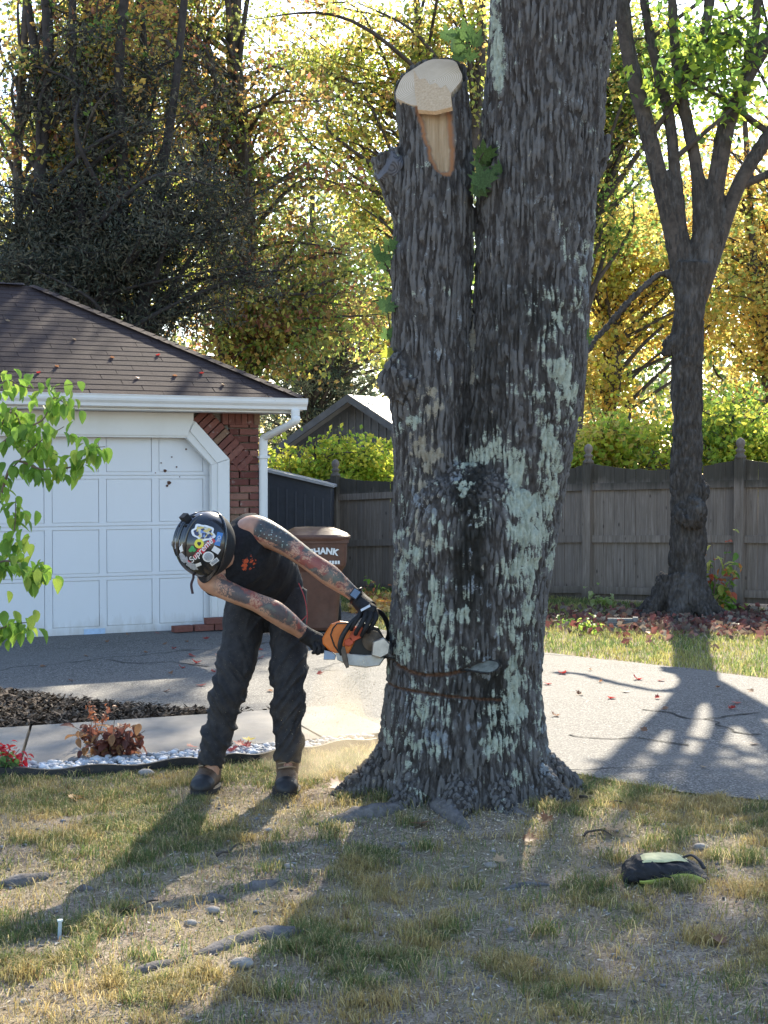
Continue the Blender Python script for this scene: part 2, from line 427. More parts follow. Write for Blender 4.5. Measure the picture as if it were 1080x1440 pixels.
x = rng.uniform(-3.4, -.6, 26000); y = rng.uniform(8.5, 10.8, 26000); k = in_poly(x, y, bed_poly); x, y = x[k], y[k]
tag(chips('mulch_chips', x, y, .022 + .03 * rng.random(len(x)), .045, [(.02, .014, .01), (.05, .035, .025), (.10, .07, .05), (.16, .12, .09)], Mchip, .7), 'loose dark bark mulch chips covering the bed', None, kind='stuff')

# black lawn edging and white pebbles
ed = np.array([gr(x, y) for x, y in ((-160, 1104), (0, 1095), (140, 1090), (270, 1079), (350, 1072), (440, 1060), (530, 1048))])
mb = MB(); ep = smooth_path(ed, 8); d = np.gradient(ep, axis=0); nrm = np.stack([-d[:, 1], d[:, 0], 0 * d[:, 0]], 1); nrm /= np.linalg.norm(nrm, axis=1)[:, None]
hz = .05 + .01 * np.sin(np.arange(len(ep)) * .9)
ring = [ep - nrm * .012 + [0, 0, -.05], ep + nrm * .012 + [0, 0, -.05], ep + nrm * .012 + np.c_[0*hz, 0*hz, hz], ep - nrm * .012 + np.c_[0*hz, 0*hz, hz]]
V = np.stack(ring, 1).reshape(-1, 3); m = len(ep); F = []
for i in range(m - 1):
    for j in range(4): F.append((4*i+j, 4*i+(j+1) % 4, 4*i+4+(j+1) % 4, 4*i+4+j))
mb.add(V, F); mb.add(V[:4], [(0, 1, 2, 3)]); mb.add(V[-4:], [(3, 2, 1, 0)])
e = mb.build('lawn_edging', simple('edging plastic', (.025, .025, .028), .5, var=.4)); tag(e, 'black plastic lawn edging strip in front of white pebbles', 'edging')
def ico(sub=1):
    bm = bmesh.new(); bmesh.ops.create_icosphere(bm, subdivisions=sub, radius=1)
    V = np.array([v.co[:] for v in bm.verts]); F = np.array([[v.index for v in f.verts] for f in bm.faces]); bm.free(); return V, F
IV, IF = ico(1)
mb = MB(); cnt = 0
while cnt < 1500:
    s = random.uniform(-.1, .93); t = random.random()
    base = ed_pt = np.array([np.interp(s, np.linspace(-.1, 1, len(ep)), ep[:, i]) for i in range(2)])
    inner = wq(np.clip((s + .02) * 1.0, -.2, 1), 0)
    p = base * (.9 - .9 * t) + np.array(inner) * (.1 + .9 * t)
    if s > .55 and random.random() < (s - .55) * 1.9: cnt += 1; continue
    r = random.uniform(.010, .024); S = np.array((r * random.uniform(.9, 1.5), r * random.uniform(.8, 1.2), r * random.uniform(.5, .8)))
    a = random.random() * 6.28; rot = np.array([[math.cos(a), -math.sin(a), 0], [math.sin(a), math.cos(a), 0], [0, 0, 1]])
    g = random.uniform(.35, .72); tint = np.array(random.choice([(1, 1, 1), (.95, .97, 1.03), (1, .95, .9), (.6, .62, .66)])) * g
    mb.add((IV * (1 + .12 * rng.standard_normal((len(IV), 1))) * S) @ rot.T + [p[0], p[1], .012 + .8 * S[2] + random.random() * .014], IF, tint); cnt += 1
pb = mb.build('pebbles', m_tint('pebble stone', .6, .4), smooth=True); tag(pb, 'white and grey pebbles filling the border beside the walkway', None, kind='stuff')

# ------------------------------------------------------------------ garage
GO = np.array((-1.61, 14.5)); GA = R(25)
gU = np.array((-math.cos(GA), -math.sin(GA))); gN = np.array((math.sin(GA), -math.cos(GA)))   # left along the face, outwards
garage = thing('garage', 'white garage with brick corner, panelled door and dark shingle hip roof', 'garage', (GO[0], GO[1], 0))
# local frame: x = to the right along the face, y = into the building, z up
GM = Matrix(((-gU[0], -gN[0], 0, 0), (-gU[1], -gN[1], 0, 0), (0, 0, 1, 0), (0, 0, 0, 1)))
garage.rotation_euler = (0, 0, GA)
def m_paint(name, c=(.72, .72, .71), dirt=.25):
    t = NT(name); v = t.coord()
    n = t.noise(t.scale(v, (6, 6, 2)), 1.0, 6, .65)
    k = t.mix(t.ramp(n, [(.45, 0.0), (.75, dirt)]), c, (.55, .53, .49))
    sp = t.math('MULTIPLY', t.ramp(t.noise(v, 55, 3, .6), [(.68, 0.0), (.72, 1.0)]), t.ramp(t.noise(v, 3.1, 3, .5), [(.55, 0.0), (.68, .8)]))
    k = t.mix(sp, k, (.16, .13, .11))
    zl = t.math('ADD', t.n('SeparateXYZ', {0: v}).outputs[2], t.math('MULTIPLY', t.noise(t.scale(v, (9, 9, 2)), 1.0, 5, .7), .5))
    k = t.mix(t.n('MapRange', {0: zl, 1: .42, 2: .22, 3: 0.0, 4: .55}).outputs[0], k, (.38, .34, .29))
    return t.principled(k, .55, t.bump(t.noise(v, 40, 4, .6), .12, .004), .3)
Mwhite = m_paint('white house paint'); Mdoor = m_paint('white door paint', (.70, .71, .73), .07)
EZ = 2.22; GW = 6.6
Mmortar = simple('mortar', (.30, .27, .24), .95, bump=.6, sc=60, var=.25)
mb = MB()   # masonry core: pier right of the door, wall above, left part, sides and back
mb.box((-.02, .02, -.1), (.345, .22, EZ)); mb.box((-5.4, .02, 2.09), (-.02, .22, EZ)); mb.box((-GW + .345, .02, -.1), (-5.36, .22, EZ))
mb.box((.145, .22, -.1), (.345, 6, EZ)); mb.box((-GW + .345, .22, -.1), (-GW + .545, 6, EZ)); mb.box((-GW + .345, 5.8, -.1), (.345, 6.0, EZ))
mb.add([(-.36, .02, 2.091), (.0, .02, 1.72), (.0, .02, 2.091), (-.36, .2, 2.091), (.0, .2, 1.72), (.0, .2, 2.091)], [(0, 1, 2), (3, 5, 4)])
mb.build('wall', Mmortar, garage)
def m_brick():
    t = NT('red brick'); v = t.coord('World'); r = t.rand(); n = t.noise(v, 25, 6, .7)
    c = t.ramp(r, [(0, (.12, .042, .034)), (.3, (.17, .068, .055)), (.6, (.21, .088, .07)), (.85, (.27, .13, .10)), (1, (.20, .14, .09))])
    c = t.mix(t.ramp(n, [(.45, 0.0), (.75, .6)]), c, (.09, .045, .04))
    c = t.mix(t.ramp(t.noise(v, 14, 5, .7), [(.6, 0.0), (.72, .6)]), c, (.42, .36, .32))
    return t.principled(c, .9, t.bump(t.noise(v, 70, 6, .7), .7, .008), .2)
Mbrick = m_brick()
def brick_mesh(w, h, d, name='brick'):
    bm = bmesh.new(); bmesh.ops.create_cube(bm, size=1)
    for v_ in bm.verts: v_.co = (v_.co.x * w, v_.co.y * d, v_.co.z * h)
    bmesh.ops.bevel(bm, geom=list(bm.edges), offset=.004, segments=1, affect='EDGES')
    me = bpy.data.meshes.new(name); bm.to_mesh(me); bm.free(); me.materials.append(Mbrick); return me
bfull, bhalf, bthird = brick_mesh(.2, .062, .09), brick_mesh(.095, .062, .09), brick_mesh(.13, .062, .09)
def put(name, me, parent, loc, rot=(0, 0, 0)):
    o = link(name, me, parent); o.location = loc; o.rotation_euler = rot; return o
row = 0; z = .035
while z < 2.12:
    if row % 2 == 0: seq = [(.03 + .10, bfull), (.03 + .2 + .01 + .0525, bhalf)]
    else: seq = [(.03 + .0475, bhalf), (.03 + .095 + .01 + .105, bfull)]
    for xx, me in seq:
        put('brick', me, garage, (xx, .035 - .028 + random.uniform(-.004, .004), z), (0, 0, random.uniform(-.01, .01)))
    z += .0735; row += 1
# soldier bricks along the chamfer and on top
for k in range(10):
    s = k * .074; put('brick', bfull, garage, (-.255 + s * .70 - .02, -.006, 2.155 - s * .71 + .02 - (.0 if k else .0)), (0, R(-43) , 0))
for k in range(6): put('brick', bthird, garage, (-.02 + .068 * k, -.004, 2.155), (0, R(90), 0))
# trim: jamb, chamfer and header boards, each with a second stepped board
def prism_xz(mb, poly, y0, y1):
    n = len(poly); V = [(x, y0, z) for x, z in poly] + [(x, y1, z) for x, z in poly]
    b = mb.n; mb.add(V, [(i, (i + 1) % n, n + (i + 1) % n, n + i) for i in range(n)])
    mb.F.append(np.array([b + np.arange(n)])); mb.F.append(np.array([b + n + np.arange(n)[::-1]])); return mb
def board(name, poly, y0, y1): return prism_xz(MB(), poly, y0, y1).build(name, Mwhite, garage)
t1 = .17
board('jamb_board', [(-t1, -.05), (.02, -.05), (.02, 1.74), (-t1, 1.68)], -.055, .02)
board('jamb_board', [(-t1 + .06, -.05), (.008, -.05), (.008, 1.738), (-t1 + .06, 1.70)], -.075, -.0555)
board('chamfer_board', [(-t1, 1.682), (.02, 1.742), (-.355, 2.125), (-.43, 1.95)], -.053, .018)
board('chamfer_board', [(-t1 + .05, 1.704), (.010, 1.744), (-.345, 2.115), (-.40, 2.02)], -.073, -.0535)
board('header_board', [(-5.3, 1.952), (-.432, 1.952), (-.357, 2.126), (-.357, 2.20), (-5.3, 2.20)], -.051, .017)
board('header_board', [(-5.3, 1.972), (-.425, 1.972), (-.40, 2.04), (-.40, 2.07), (-5.3, 2.07)], -.070, -.0515)
board('jamb_board', [(-5.32, -.05), (-5.13, -.05), (-5.13, 1.95), (-5.32, 1.95)], -.050, .02)
# door: slab with stiles and separate panels
door = thing('garage_door', None, None, (0, 0, 0)); door.parent = garage
for k_ in ('label', 'category'):
    if k_ in door: del door[k_]
MB().box((-5.12, .085, .0), (-.10, .12, 2.08)).build('door_slab', Mdoor, door)
fr = MB(); ncol = 9; pw = .535; rows = [0.085, .575, 1.075, 1.575, 2.07]; gap = .034
xr = -.185
fr.box((-5.12, .062, .002), (-.11, .0845, .085))
for r_ in rows[1:4]: fr.box((-5.12, .0665, r_ - gap), (-.11, .0845, r_ - .004)); fr.box((-5.12, .0667, r_ + .004), (-.11, .0845, r_ + gap))
for c_ in range(ncol + 1):
    xc = xr - c_ * pw
    for a_, b_ in zip(rows[:-1], rows[1:]): fr.box((xc - .036, .068, a_ + gap * (a_ > .1)), (xc + .036, .0845, b_ - gap))
fr.build('door_frame', Mdoor, door)
for a_, b_ in zip(rows[:-1], rows[1:]):
    for c_ in range(ncol):
        xa, xb = xr - (c_ + 1) * pw + .042, xr - c_ * pw - .042
        za, zb = a_ + (gap if a_ > .1 else 0) + .006, b_ - gap - .006
        MB().box((xa, .0722, za), (xb, .0842, zb)).build('door_panel', Mdoor, door)
Mrust = simple('rust spot', (.10, .05, .035), .9)
for a_, b_, r_ in ((-.62, 1.62, .016), (-.58, 1.50, .02), (-.60, 1.47, .012), (-.50, 1.66, .008), (-.66, 1.70, .007), (-.47, 1.56, .006), (-.72, 1.60, .006), (-.40, 1.84, .009), (-.55, 1.76, .007)):
    prism_xz(MB(), [(a_ + r_ * (1 + .3 * math.sin(3 * t_ + a_ * 9)) * math.cos(t_), b_ + r_ * math.sin(t_)) for t_ in np.linspace(0, 6.283, 9)[:-1]], .0640, .0725).build('rust_spot', Mrust, door)
MB().box((-1.45, .052, .012), (-1.24, .0615, .065)).build('repair_patch', simple('pale blue patch', (.42, .55, .72), .6), door)
MB().box((-5.12, .066, -.02), (-.11, .09, .0015)).build('bottom_seal', simple('rubber seal', (.02, .02, .02), .7), door)
# roof: hip, eave overhang
OV, RUN, SL = .42, 2.25, .565
ex1, ex0 = .345 + .33, -GW + .345 - .33; ey0 = -OV; EZ2 = 2.345
rz_ = EZ2 + RUN * SL
def roof_pt(a, b): return np.array((a, ey0 + b, EZ2 + b * SL))
Munderlay = simple('roof underlay', (.03, .024, .026), .95)  # dark underlay colour of the roof body beneath the shingles
mb = MB(); y1 = 6.0 + OV
A, B, Cc, D_ = (ex0, ey0, EZ2), (ex1, ey0, EZ2), (ex1, y1, EZ2), (ex0, y1, EZ2)
E, F_ = (ex0 + RUN, ey0 + RUN, rz_), (ex1 - RUN, ey0 + RUN, rz_); G_, H_ = (ex1 - RUN, y1 - RUN, rz_), (ex0 + RUN, y1 - RUN, rz_)
vv = [A, B, Cc, D_, E, F_, G_, H_]; lo = [(x, y, z - .06) for x, y, z in vv[:4]]
mb.add(vv + lo, [(0, 1, 5, 4), (1, 2, 6, 5), (2, 3, 7, 6), (3, 0, 4, 7), (4, 5, 6, 7), (0, 8, 9, 1), (1, 9, 10, 2), (2, 10, 11, 3), (3, 11, 8, 0), (11, 10, 9, 8)])
roof = mb.build('roof', Munderlay, garage)
def m_shingle():
    t = NT('asphalt shingle'); v = t.coord('World'); r = t.rand()
    sp = t.n('SeparateColor', {0: t.voro(v, 260, out='Color')}).outputs[0]
    c = t.ramp(r, [(0, (.034, .022, .022)), (.5, (.040, .026, .026)), (1, (.047, .031, .030))])
    c = t.mix(t.ramp(sp, [(.5, 0.0), (1, .4)]), c, (.12, .092, .085))
    c = t.mix(t.ramp(t.noise(v, 3, 5, .7), [(.5, 0.0), (.75, .5)]), c, (.02, .015, .017))
    return t.principled(c, .9, t.bump(sp, .6, .004), .25)
Mshing = m_shingle()
th = math.atan(SL); ca, sa = math.cos(th), math.sin(th); EXPO = .112; SW = .36; ncs = int(RUN / ca / EXPO)
sh_me = {}
def shingle_mesh(pl):
    """pl: polygon in the roof plane (a, s) relative; wedge thicker at the butt"""
    mb = MB(); n = len(pl); V = []
    for a_, s_ in pl: V.append((a_, s_ * ca, s_ * sa + .0))
    s0 = min(p[1] for p in pl)
    top = [(a_, s_ * ca - (.009 - .03 * (s_ - s0)) * sa, s_ * sa + (.009 - .03 * (s_ - s0)) * ca) for a_, s_ in pl]
    mb.add(V + top, [(i, (i + 1) % n, n + (i + 1) % n, n + i) for i in range(n)]); mb.F.append(np.array([n + np.arange(n)])); 
    me = mb.mesh('shingle'); me.materials.append(Mshing); return me
def clip(poly, a, b, c):   # keep a*x+b*y<=c
    out = []
    for p, q in zip(poly, poly[1:] + poly[:1]):
        fp, fq = a * p[0] + b * p[1] - c, a * q[0] + b * q[1] - c
        if fp <= 0: out.append(p)
        if fp * fq < 0: t_ = fp / (fp - fq); out.append((p[0] + (q[0] - p[0]) * t_, p[1] + (q[1] - p[1]) * t_))
    return out
stuff = MB()
full = shingle_mesh([(0, 0), (SW - .003, 0), (SW - .003, EXPO + .03), (0, EXPO + .03)])
for r_ in range(ncs + 1):
    s0 = r_ * EXPO - .02
    for k in range(-1, int((ex1 - ex0) / SW) + 2):
        a0 = ex1 - k * SW - (r_ % 2) * SW * .5 - SW + random.uniform(-.004, .004)
        pl = [(a0, s0), (a0 + SW - .003, s0), (a0 + SW - .003, s0 + EXPO + .03), (a0, s0 + EXPO + .03)]
        orig = pl
        pl = clip(pl, 1, ca, ex1); 
        if pl: pl = clip(pl, -1, ca, -ex0)
        if pl: pl = clip(pl, 0, 1, RUN / ca)
        if len(pl) < 3 or a0 > ex1: continue
        if a0 > -4.1:
            if len(pl) == 4 and pl == orig: o = put('shingle', full, roof, (a0, ey0 + s0 * ca, EZ2 + s0 * sa + .001))
            else:
                ax, sx = min(p[0] for p in pl), min(p[1] for p in pl)
                o = put('shingle', shingle_mesh([(p[0] - ax, p[1] - sx) for p in pl]), roof, (ax, ey0 + sx * ca, EZ2 + sx * sa + .001))
        else:
            n = len(pl); lift = [.009 - .03 * (p[1] - s0) for p in pl]
            V = [(p[0], ey0 + p[1] * ca - l * sa, EZ2 + p[1] * sa + l * ca + .001) for p, l in zip(pl, lift)]
            stuff.n += 0; b = stuff.n; stuff.V.append(np.array(V)); stuff.n += n; stuff.F.append(np.array([b + np.arange(n)]))
so = stuff.build('shingle_field', Mshing, roof); so['kind'] = 'stuff'
# hip cap shingles
capm = MB().add([(-.09, 0, 0), (0, 0, .03), (.09, 0, 0), (-.09, .2, .0), (0, .2, .02), (.09, .2, 0)], [(0, 1, 4, 3), (1, 2, 5, 4)]).mesh('hip_cap'); capm.materials.append(Mshing)
hv = Vector(F_) - Vector(B); hl = hv.length
for k in range(int(hl / .14)):
    p = Vector(B) + hv * (k * .14 / hl); q = hv.normalized()
    Z = (Vector((1, -1, 2 / SL)).normalized()); Xx = q.cross(Z).normalized(); Z = Xx.cross(q)
    o = link('hip_cap', capm, roof); o.matrix_local = Matrix.Translation(p + Z * .006) @ Matrix((Xx, q, Z)).transposed().to_4x4()
for k in range(10): put('ridge_cap', capm, roof, (ex1 - RUN - .1 - k * .2, ey0 + RUN, rz_ + .008), (0, 0, R(90)))
# fascia, soffit, gutter, downspout
mb = MB(); mb.box((ex0, ey0 + .002, 2.225), (ex1 - .002, ey0 + .03, 2.283)); mb.box((ex1 - .03, ey0 + .032, 2.225), (ex1 - .001, y1, 2.283)); mb.build('fascia', Mwhite, garage)
MB().box((ex0 + .01, ey0 + .031, 2.205), (ex1 - .031, .0, 2.222)).build('soffit', Mwhite, garage)
prof = [(0, 0), (-.055, 0), (-.062, .03), (-.085, .055), (-.092, .075), (-.092, .105), (-.100, .105), (-.100, .112), (-.084, .112), (-.084, .06), (-.05, .012), (-.008, .012), (-.008, .112), (0, .112)]
def gutter(x0, x1, y, z):
    mb = MB(); n = len(prof); V = [(x0, y + a_, z + b_) for a_, b_ in prof] + [(x1, y + a_, z + b_) for a_, b_ in prof]
    mb.add(V, [(i, (i + 1) % n, n + (i + 1) % n, n + i) for i in range(n)])
    cap = [0, 1, 2, 3, 4, 5, 8, 13]
    for off, fl in ((0, 1), (n, -1)): mb.F.append(np.array([[off + i for i in cap][::fl]]))
    return mb.build('gutter', Mwhite, garage)
gutter(ex0, ex1 + .02, ey0 - .001, 2.235)
ds = smooth_path(np.array([(ex1 - .10, ey0 - .045, 2.24), (ex1 - .10, ey0 - .045, 2.17), (ex1 - .11, ey0 - .03, 2.11), (.42, -.12, 1.985), (.39, -.055, 1.95), (.385, -.05, 1.86), (.385, -.05, 1.6), (.385, -.05, 1.0), (.385, -.05, .12), (.385, -.09, .05), (.385, -.22, .03)]), 5)
mb = MB(); mb.tube(ds, .047, 12, True, flat=.75); o = mb.build('downspout', Mwhite, garage, smooth=True)
for zz in (1.75, .5): MB().box((.33, -.095, zz), (.44, -.02, zz + .025)).build('downspout_strap', Mwhite, garage)

# loose bricks by the door
lb = [(-.30, -.20, .031, 2), (-.06, -.17, .031, -4), (-.20, -.19, .094, 5), (.02, -.17, .095, 1), (-.46, -.22, .031, 12)]
names = ['loose brick on the bottom left of the small pile by the door jamb', 'loose brick on the bottom right of the small pile by the door jamb',
         'loose brick on top left of the small pile by the door jamb', 'loose brick on top right of the small pile by the door jamb', 'single loose brick lying farthest left in front of the garage door']
lb = [(-.30, -.16, .05, 3), (-.085, -.16, .05, -3), (-.18, -.165, .114, 4), (.03, -.15, .114, -2), (-.52, -.17, .05, 8)]
for (bx_, by_, bz_, rr), nm in zip(lb, names):
    o = link('loose_brick', bfull); p = np.array(GM.to_3x3() @ Vector((bx_, by_, 0)))
    o.location = (GO[0] + p[0], GO[1] + p[1], bz_); o.rotation_euler = (0, 0, GA + R(rr)); tag(o, nm, 'brick', 'loose bricks by the garage door')

# ------------------------------------------------------------------ fence
def m_fence():
    t = NT('weathered fence wood'); vl = t.coord(); v = t.coord('World'); r = t.rand()
    n = t.noise(t.scale(v, (40, 40, 2.2)), 1.0, 7, .7, .6)
    c = t.ramp(n, [(.25, (.115, .088, .07)), (.5, (.235, .188, .152)), (.75, (.37, .305, .255))])
    c = t.mix(t.math('MULTIPLY', r, .5), c, (.15, .125, .11))
    kn = t.ramp(t.voro(t.scale(v, (9, 9, 3.5)), 1.0), [(.05, .8), (.12, 0.0)]); c = t.mix(kn, c, (.04, .03, .026))
    z = t.n('SeparateXYZ', {0: vl}).outputs[2]
    st = t.math('ADD', t.ramp(t.math('ADD', z, t.math('MULTIPLY', t.noise(t.scale(v, (6, 6, 1)), 1, 5), .25)), [(.0, .0), (1, 1.0)]), 0.0)
    damp = t.n('MapRange', {0: t.math('ADD', z, t.math('MULTIPLY', t.noise(t.scale(v, (9, 9, 1.2)), 1, 5), .35)), 1: 1.52, 2: 1.68, 3: 0.0, 4: .75}).outputs[0]
    c = t.mix(damp, c, (.035, .033, .024))
    low = t.n('MapRange', {0: t.math('ADD', z, t.math('MULTIPLY', t.noise(t.scale(v, (9, 9, 1.2)), 1, 5), .3)), 1: .38, 2: .2, 3: 0.0, 4: .5}).outputs[0]
    c = t.mix(low, c, (.05, .045, .035))
    return t.principled(c, .9, t.bump(n, .6, .006), .2)
Mfence = m_fence()
FP = [np.array((2.555 + 1.62 * k, 17.8 - 1.13 * k)) for k in (-3, -2, -1, 0, 1, 2, 3)]
FZ = [-.26, -.17, -.08, 0.0, .05, .08, .1]
fence = thing('wooden_fence', 'weathered grey wooden board fence with scalloped top and finial posts', 'fence', (FP[3][0], FP[3][1], 0), math.atan2(-1.13, 1.62))
SEC = float(np.linalg.norm(FP[1] - FP[0]))
def lathe(prof, n=10, c=(0, 0, 0)):
    A = np.linspace(0, 2 * np.pi, n, endpoint=False); V = [(r * math.cos(a) + c[0], r * math.sin(a) + c[1], z + c[2]) for r, z in prof for a in A]; F = []
    for i in range(len(prof) - 1):
        for j in range(n): F.append((i*n+j, i*n+(j+1) % n, (i+1)*n+(j+1) % n, (i+1)*n+j))
    return V, F
postm = MB().box((-.055, -.055, -.15), (.055, .055, 1.72)).mesh('post'); postm.materials.append(Mfence)
V, F = lathe([(0, 0), (.068, 0), (.068, .03), (.045, .045), (.042, .07), (.058, .085), (.058, .10), (.038, .115), (.034, .125), (.052, .155), (.056, .185), (.046, .215), (.02, .238), (0, .245)], 10)
finm = MB().add(V, F).mesh('finial', True); finm.materials.append(Mfence)
PWD = .137
for k in range(len(FP)):
    o = put('post', postm, fence, ((k - 3) * SEC, 0, FZ[k]))
    put('finial', finm, o, (0, 0, 1.72))
    if k == len(FP) - 1: break
    npk = int((SEC - .11) / PWD); w = (SEC - .11) / npk
    for i in range(npk):
        s = .055 + (i + .5) * w; f = s / SEC; zb = FZ[k] * (1 - f) + FZ[k + 1] * f
        top = 1.72 - .42 * f * (1 - f) + random.uniform(-.006, .006); dw = w / 2 - .003
        dz = (.42 * (2 * f - 1)) / SEC * dw
        mb = MB(); mb.hexa([(-dw, .03, .02), (dw, .03, .02), (dw, .048, .02), (-dw, .048, .02), (-dw, .03, top - dz), (dw, .03, top + dz), (dw, .048, top + dz), (-dw, .048, top - dz)])
        o = mb.build('picket', Mfence, fence); o.location = ((k - 3) * SEC + s, random.uniform(-.003, .003), zb); o.rotation_euler = (0, random.uniform(-.006, .006), random.uniform(-.02, .02))
    for zr in (1.38, .73, .09):
        a_, b_ = FZ[k] + zr, FZ[k + 1] + zr
        V = [(.056, -.012, a_), (SEC - .056, -.012, b_), (SEC - .056, .026, b_), (.056, .026, a_), (.056, -.012, a_ + .088), (SEC - .056, -.012, b_ + .088), (SEC - .056, .026, b_ + .088), (.056, .026, a_ + .088)]
        o = MB().hexa(V).build('rail', Mfence, fence); o.location = ((k - 3) * SEC, 0, 0)

# ------------------------------------------------------------------ dark lean-to shed and the neighbour's gabled outbuilding
Mshed = simple('dark shed cladding', (.032, .034, .042), .55, var=.25, sc=8)
p0, p1 = at(355, 657, 18.6), at(466, 684, 18.9)
shed = thing('lean_to_shed', 'low dark ribbed shed with sloping pale roof edge behind the garage', 'shed', (p0[0], p0[1], 0))
W = p1[0] - p0[0]; za, zb = p0[2], p1[2]
prism_xz(MB(), [(-.9, -.3), (W, -.3), (W, zb), (0, za), (-.9, za + .19)], .0, 1.6).build('wall', Mshed, shed)
Mgap = simple('dark cladding trim', (.05, .052, .062), .5)
k = -0.86
while k < W - .02:
    zt = za + (zb - za) * k / W - .18
    MB().box((k, -.012, -.2), (k + .022, -.001, zt)).build('rib', Mgap, shed); k += .118
prism_xz(MB(), [(-.9, za + .03 - .2 + .0), (W, zb - .20), (W, zb - .17), (-.9, za + .06 - .2 + .0)], -.02, -.0125)
prism_xz(MB(), [(-1, za + .215), (W + .04, zb - .012), (W + .04, zb + .022), (-1, za + .25)], -.06, 1.7).build('roof', simple('shed roof edge', (.34, .32, .31), .5), shed)

Mside = simple('grey siding', (.10, .105, .12), .7, var=.2, sc=6)
q = at(503, 556, 26.5)
nb = thing('neighbour_outbuilding', 'grey gabled outbuilding with pale roof beyond the fence', 'building', (q[0], q[1], 0), R(-28))
zr = q[2]; ww, hh = 1.75, 1.05
prism_xz(MB(), [(-ww, -.6), (ww, -.6), (ww, zr - hh - .06), (0, zr - .08), (-ww, zr - hh - .06)], 0, 5).build('gable_wall', Mside, nb)
k = -ww + .08
while k < ww:
    zt = zr - .16 - hh * abs(k) / ww; MB().box((k, -.015, -.5), (k + .03, -.001, zt)).build('batten', simple('siding batten', (.13, .135, .15), .7) if 'Mbat' not in globals() else Mbat, nb)
    if 'Mbat' not in globals(): Mbat = bpy.data.materials['siding batten']
    k += .16
Mroofn = simple('pale neighbour roof', (.42, .42, .44), .5, var=.15, sc=4)
for s in (-1, 1):
    e0 = (s * (ww + .25), zr - hh * (ww + .25) / ww); V = [(0, zr), e0, (e0[0], e0[1] - .09), (0, zr - .09)]
    if s < 0: V = V[::-1]
    prism_xz(MB(), V, -.35, 5.3).build('roof', Mroofn, nb)
    V = [(0, zr + .004), (e0[0], e0[1] + .004), (e0[0], e0[1] - .14), (0, zr - .14)]
    prism_xz(MB(), V[::-1] if s < 0 else V, -.39, -.351).build('barge_board', Mside, nb)

# ------------------------------------------------------------------ bin
Mbin = simple('brown bin plastic', (.105, .046, .030), .5, .4, var=.2, sc=12, dirt=(.14, .08, .058))
binY = 14.4; bq = gr(444, 665 + 3200 / binY)
wbin = thing('wheeled_bin', 'brown wheeled refuse bin with white lettering beside the fence', 'bin', (bq[0], bq[1], 0), R(4))
def ringbox(levels, n=24, pw=4.0):
    """superellipse rings: (z, half-width x, half-depth y, cx, cy)"""
    A = np.linspace(0, 2 * np.pi, n, endpoint=False); V = []; F = []
    for z, a_, b_, cx_, cy_ in levels:
        for t_ in A:
            c_, s_ = math.cos(t_), math.sin(t_); V.append((cx_ + a_ * np.sign(c_) * abs(c_) ** (2 / pw), cy_ + b_ * np.sign(s_) * abs(s_) ** (2 / pw), z))
    for i in range(len(levels) - 1):
        for j in range(n): F.append((i*n+j, i*n+(j+1) % n, (i+1)*n+(j+1) % n, (i+1)*n+j))
    mb = MB().add(V, F); m = (len(levels) - 1) * n
    mb.F.append(np.array([m + np.arange(n)])); mb.F.append(np.array([np.arange(n)[::-1]])); return mb
ringbox([(.03, .20, .24, 0, 0), (.06, .215, .26, 0, 0), (.62, .262, .315, 0, 0), (.68, .30, .345, 0, 0), (.72, .305, .35, 0, 0), (.90, .312, .36, 0, 0), (.905, .325, .375, 0, 0), (.945, .325, .375, 0, 0)], 40, 7).build('body', Mbin, wbin)
ringbox([(.93, .334, .384, 0, 0), (.955, .345, .395, 0, 0), (.972, .345, .395, 0, 0), (.988, .325, .375, 0, 0), (1.02, .26, .30, -.01, .02), (1.045, .20, .2, -.02, .06), (1.05, .1, .1, -.03, .08)], 40, 5).build('lid', Mbin, wbin)
mb = MB(); mb.tube([(-.28, .44, .9), (.28, .44, .9)], .016, 8); mb.build('handle', Mbin, wbin)
for s in (-1, 1):
    V, F = lathe([(0, -.03), (.13, -.03), (.14, -.02), (.14, .02), (.13, .03), (0, .03)], 16)
    V = np.array(V)[:, [2, 0, 1]] + [s * .235, .26, .14]; w_ = MB().add(V, F).build('wheel', simple('bin wheel rubber', (.02, .02, .02), .7), wbin)
Mprint = simple('white print', (.75, .74, .72), .6)
tv, tf = text_vf('SHANK', .085, 0, .004)
arc = .55; mb = MB(); ang = tv[:, 0] / arc; rr_ = arc + tv[:, 1]
V = np.c_[np.sin(ang) * rr_ + .075, np.full(len(tv), -.366), .828 + np.cos(ang) * rr_ - arc]
b = mb.n; mb.V.append(V); mb.n += len(V); [mb.F.append(f + b) for f in tf]
mb.build('lettering', Mprint, wbin)
mb = MB()
for k in range(4): mb.box((.125 + k * .028, -.364, .700), (.125 + k * .028 + .021, -.357, .733))
mb.build('number_print', Mprint, wbin)
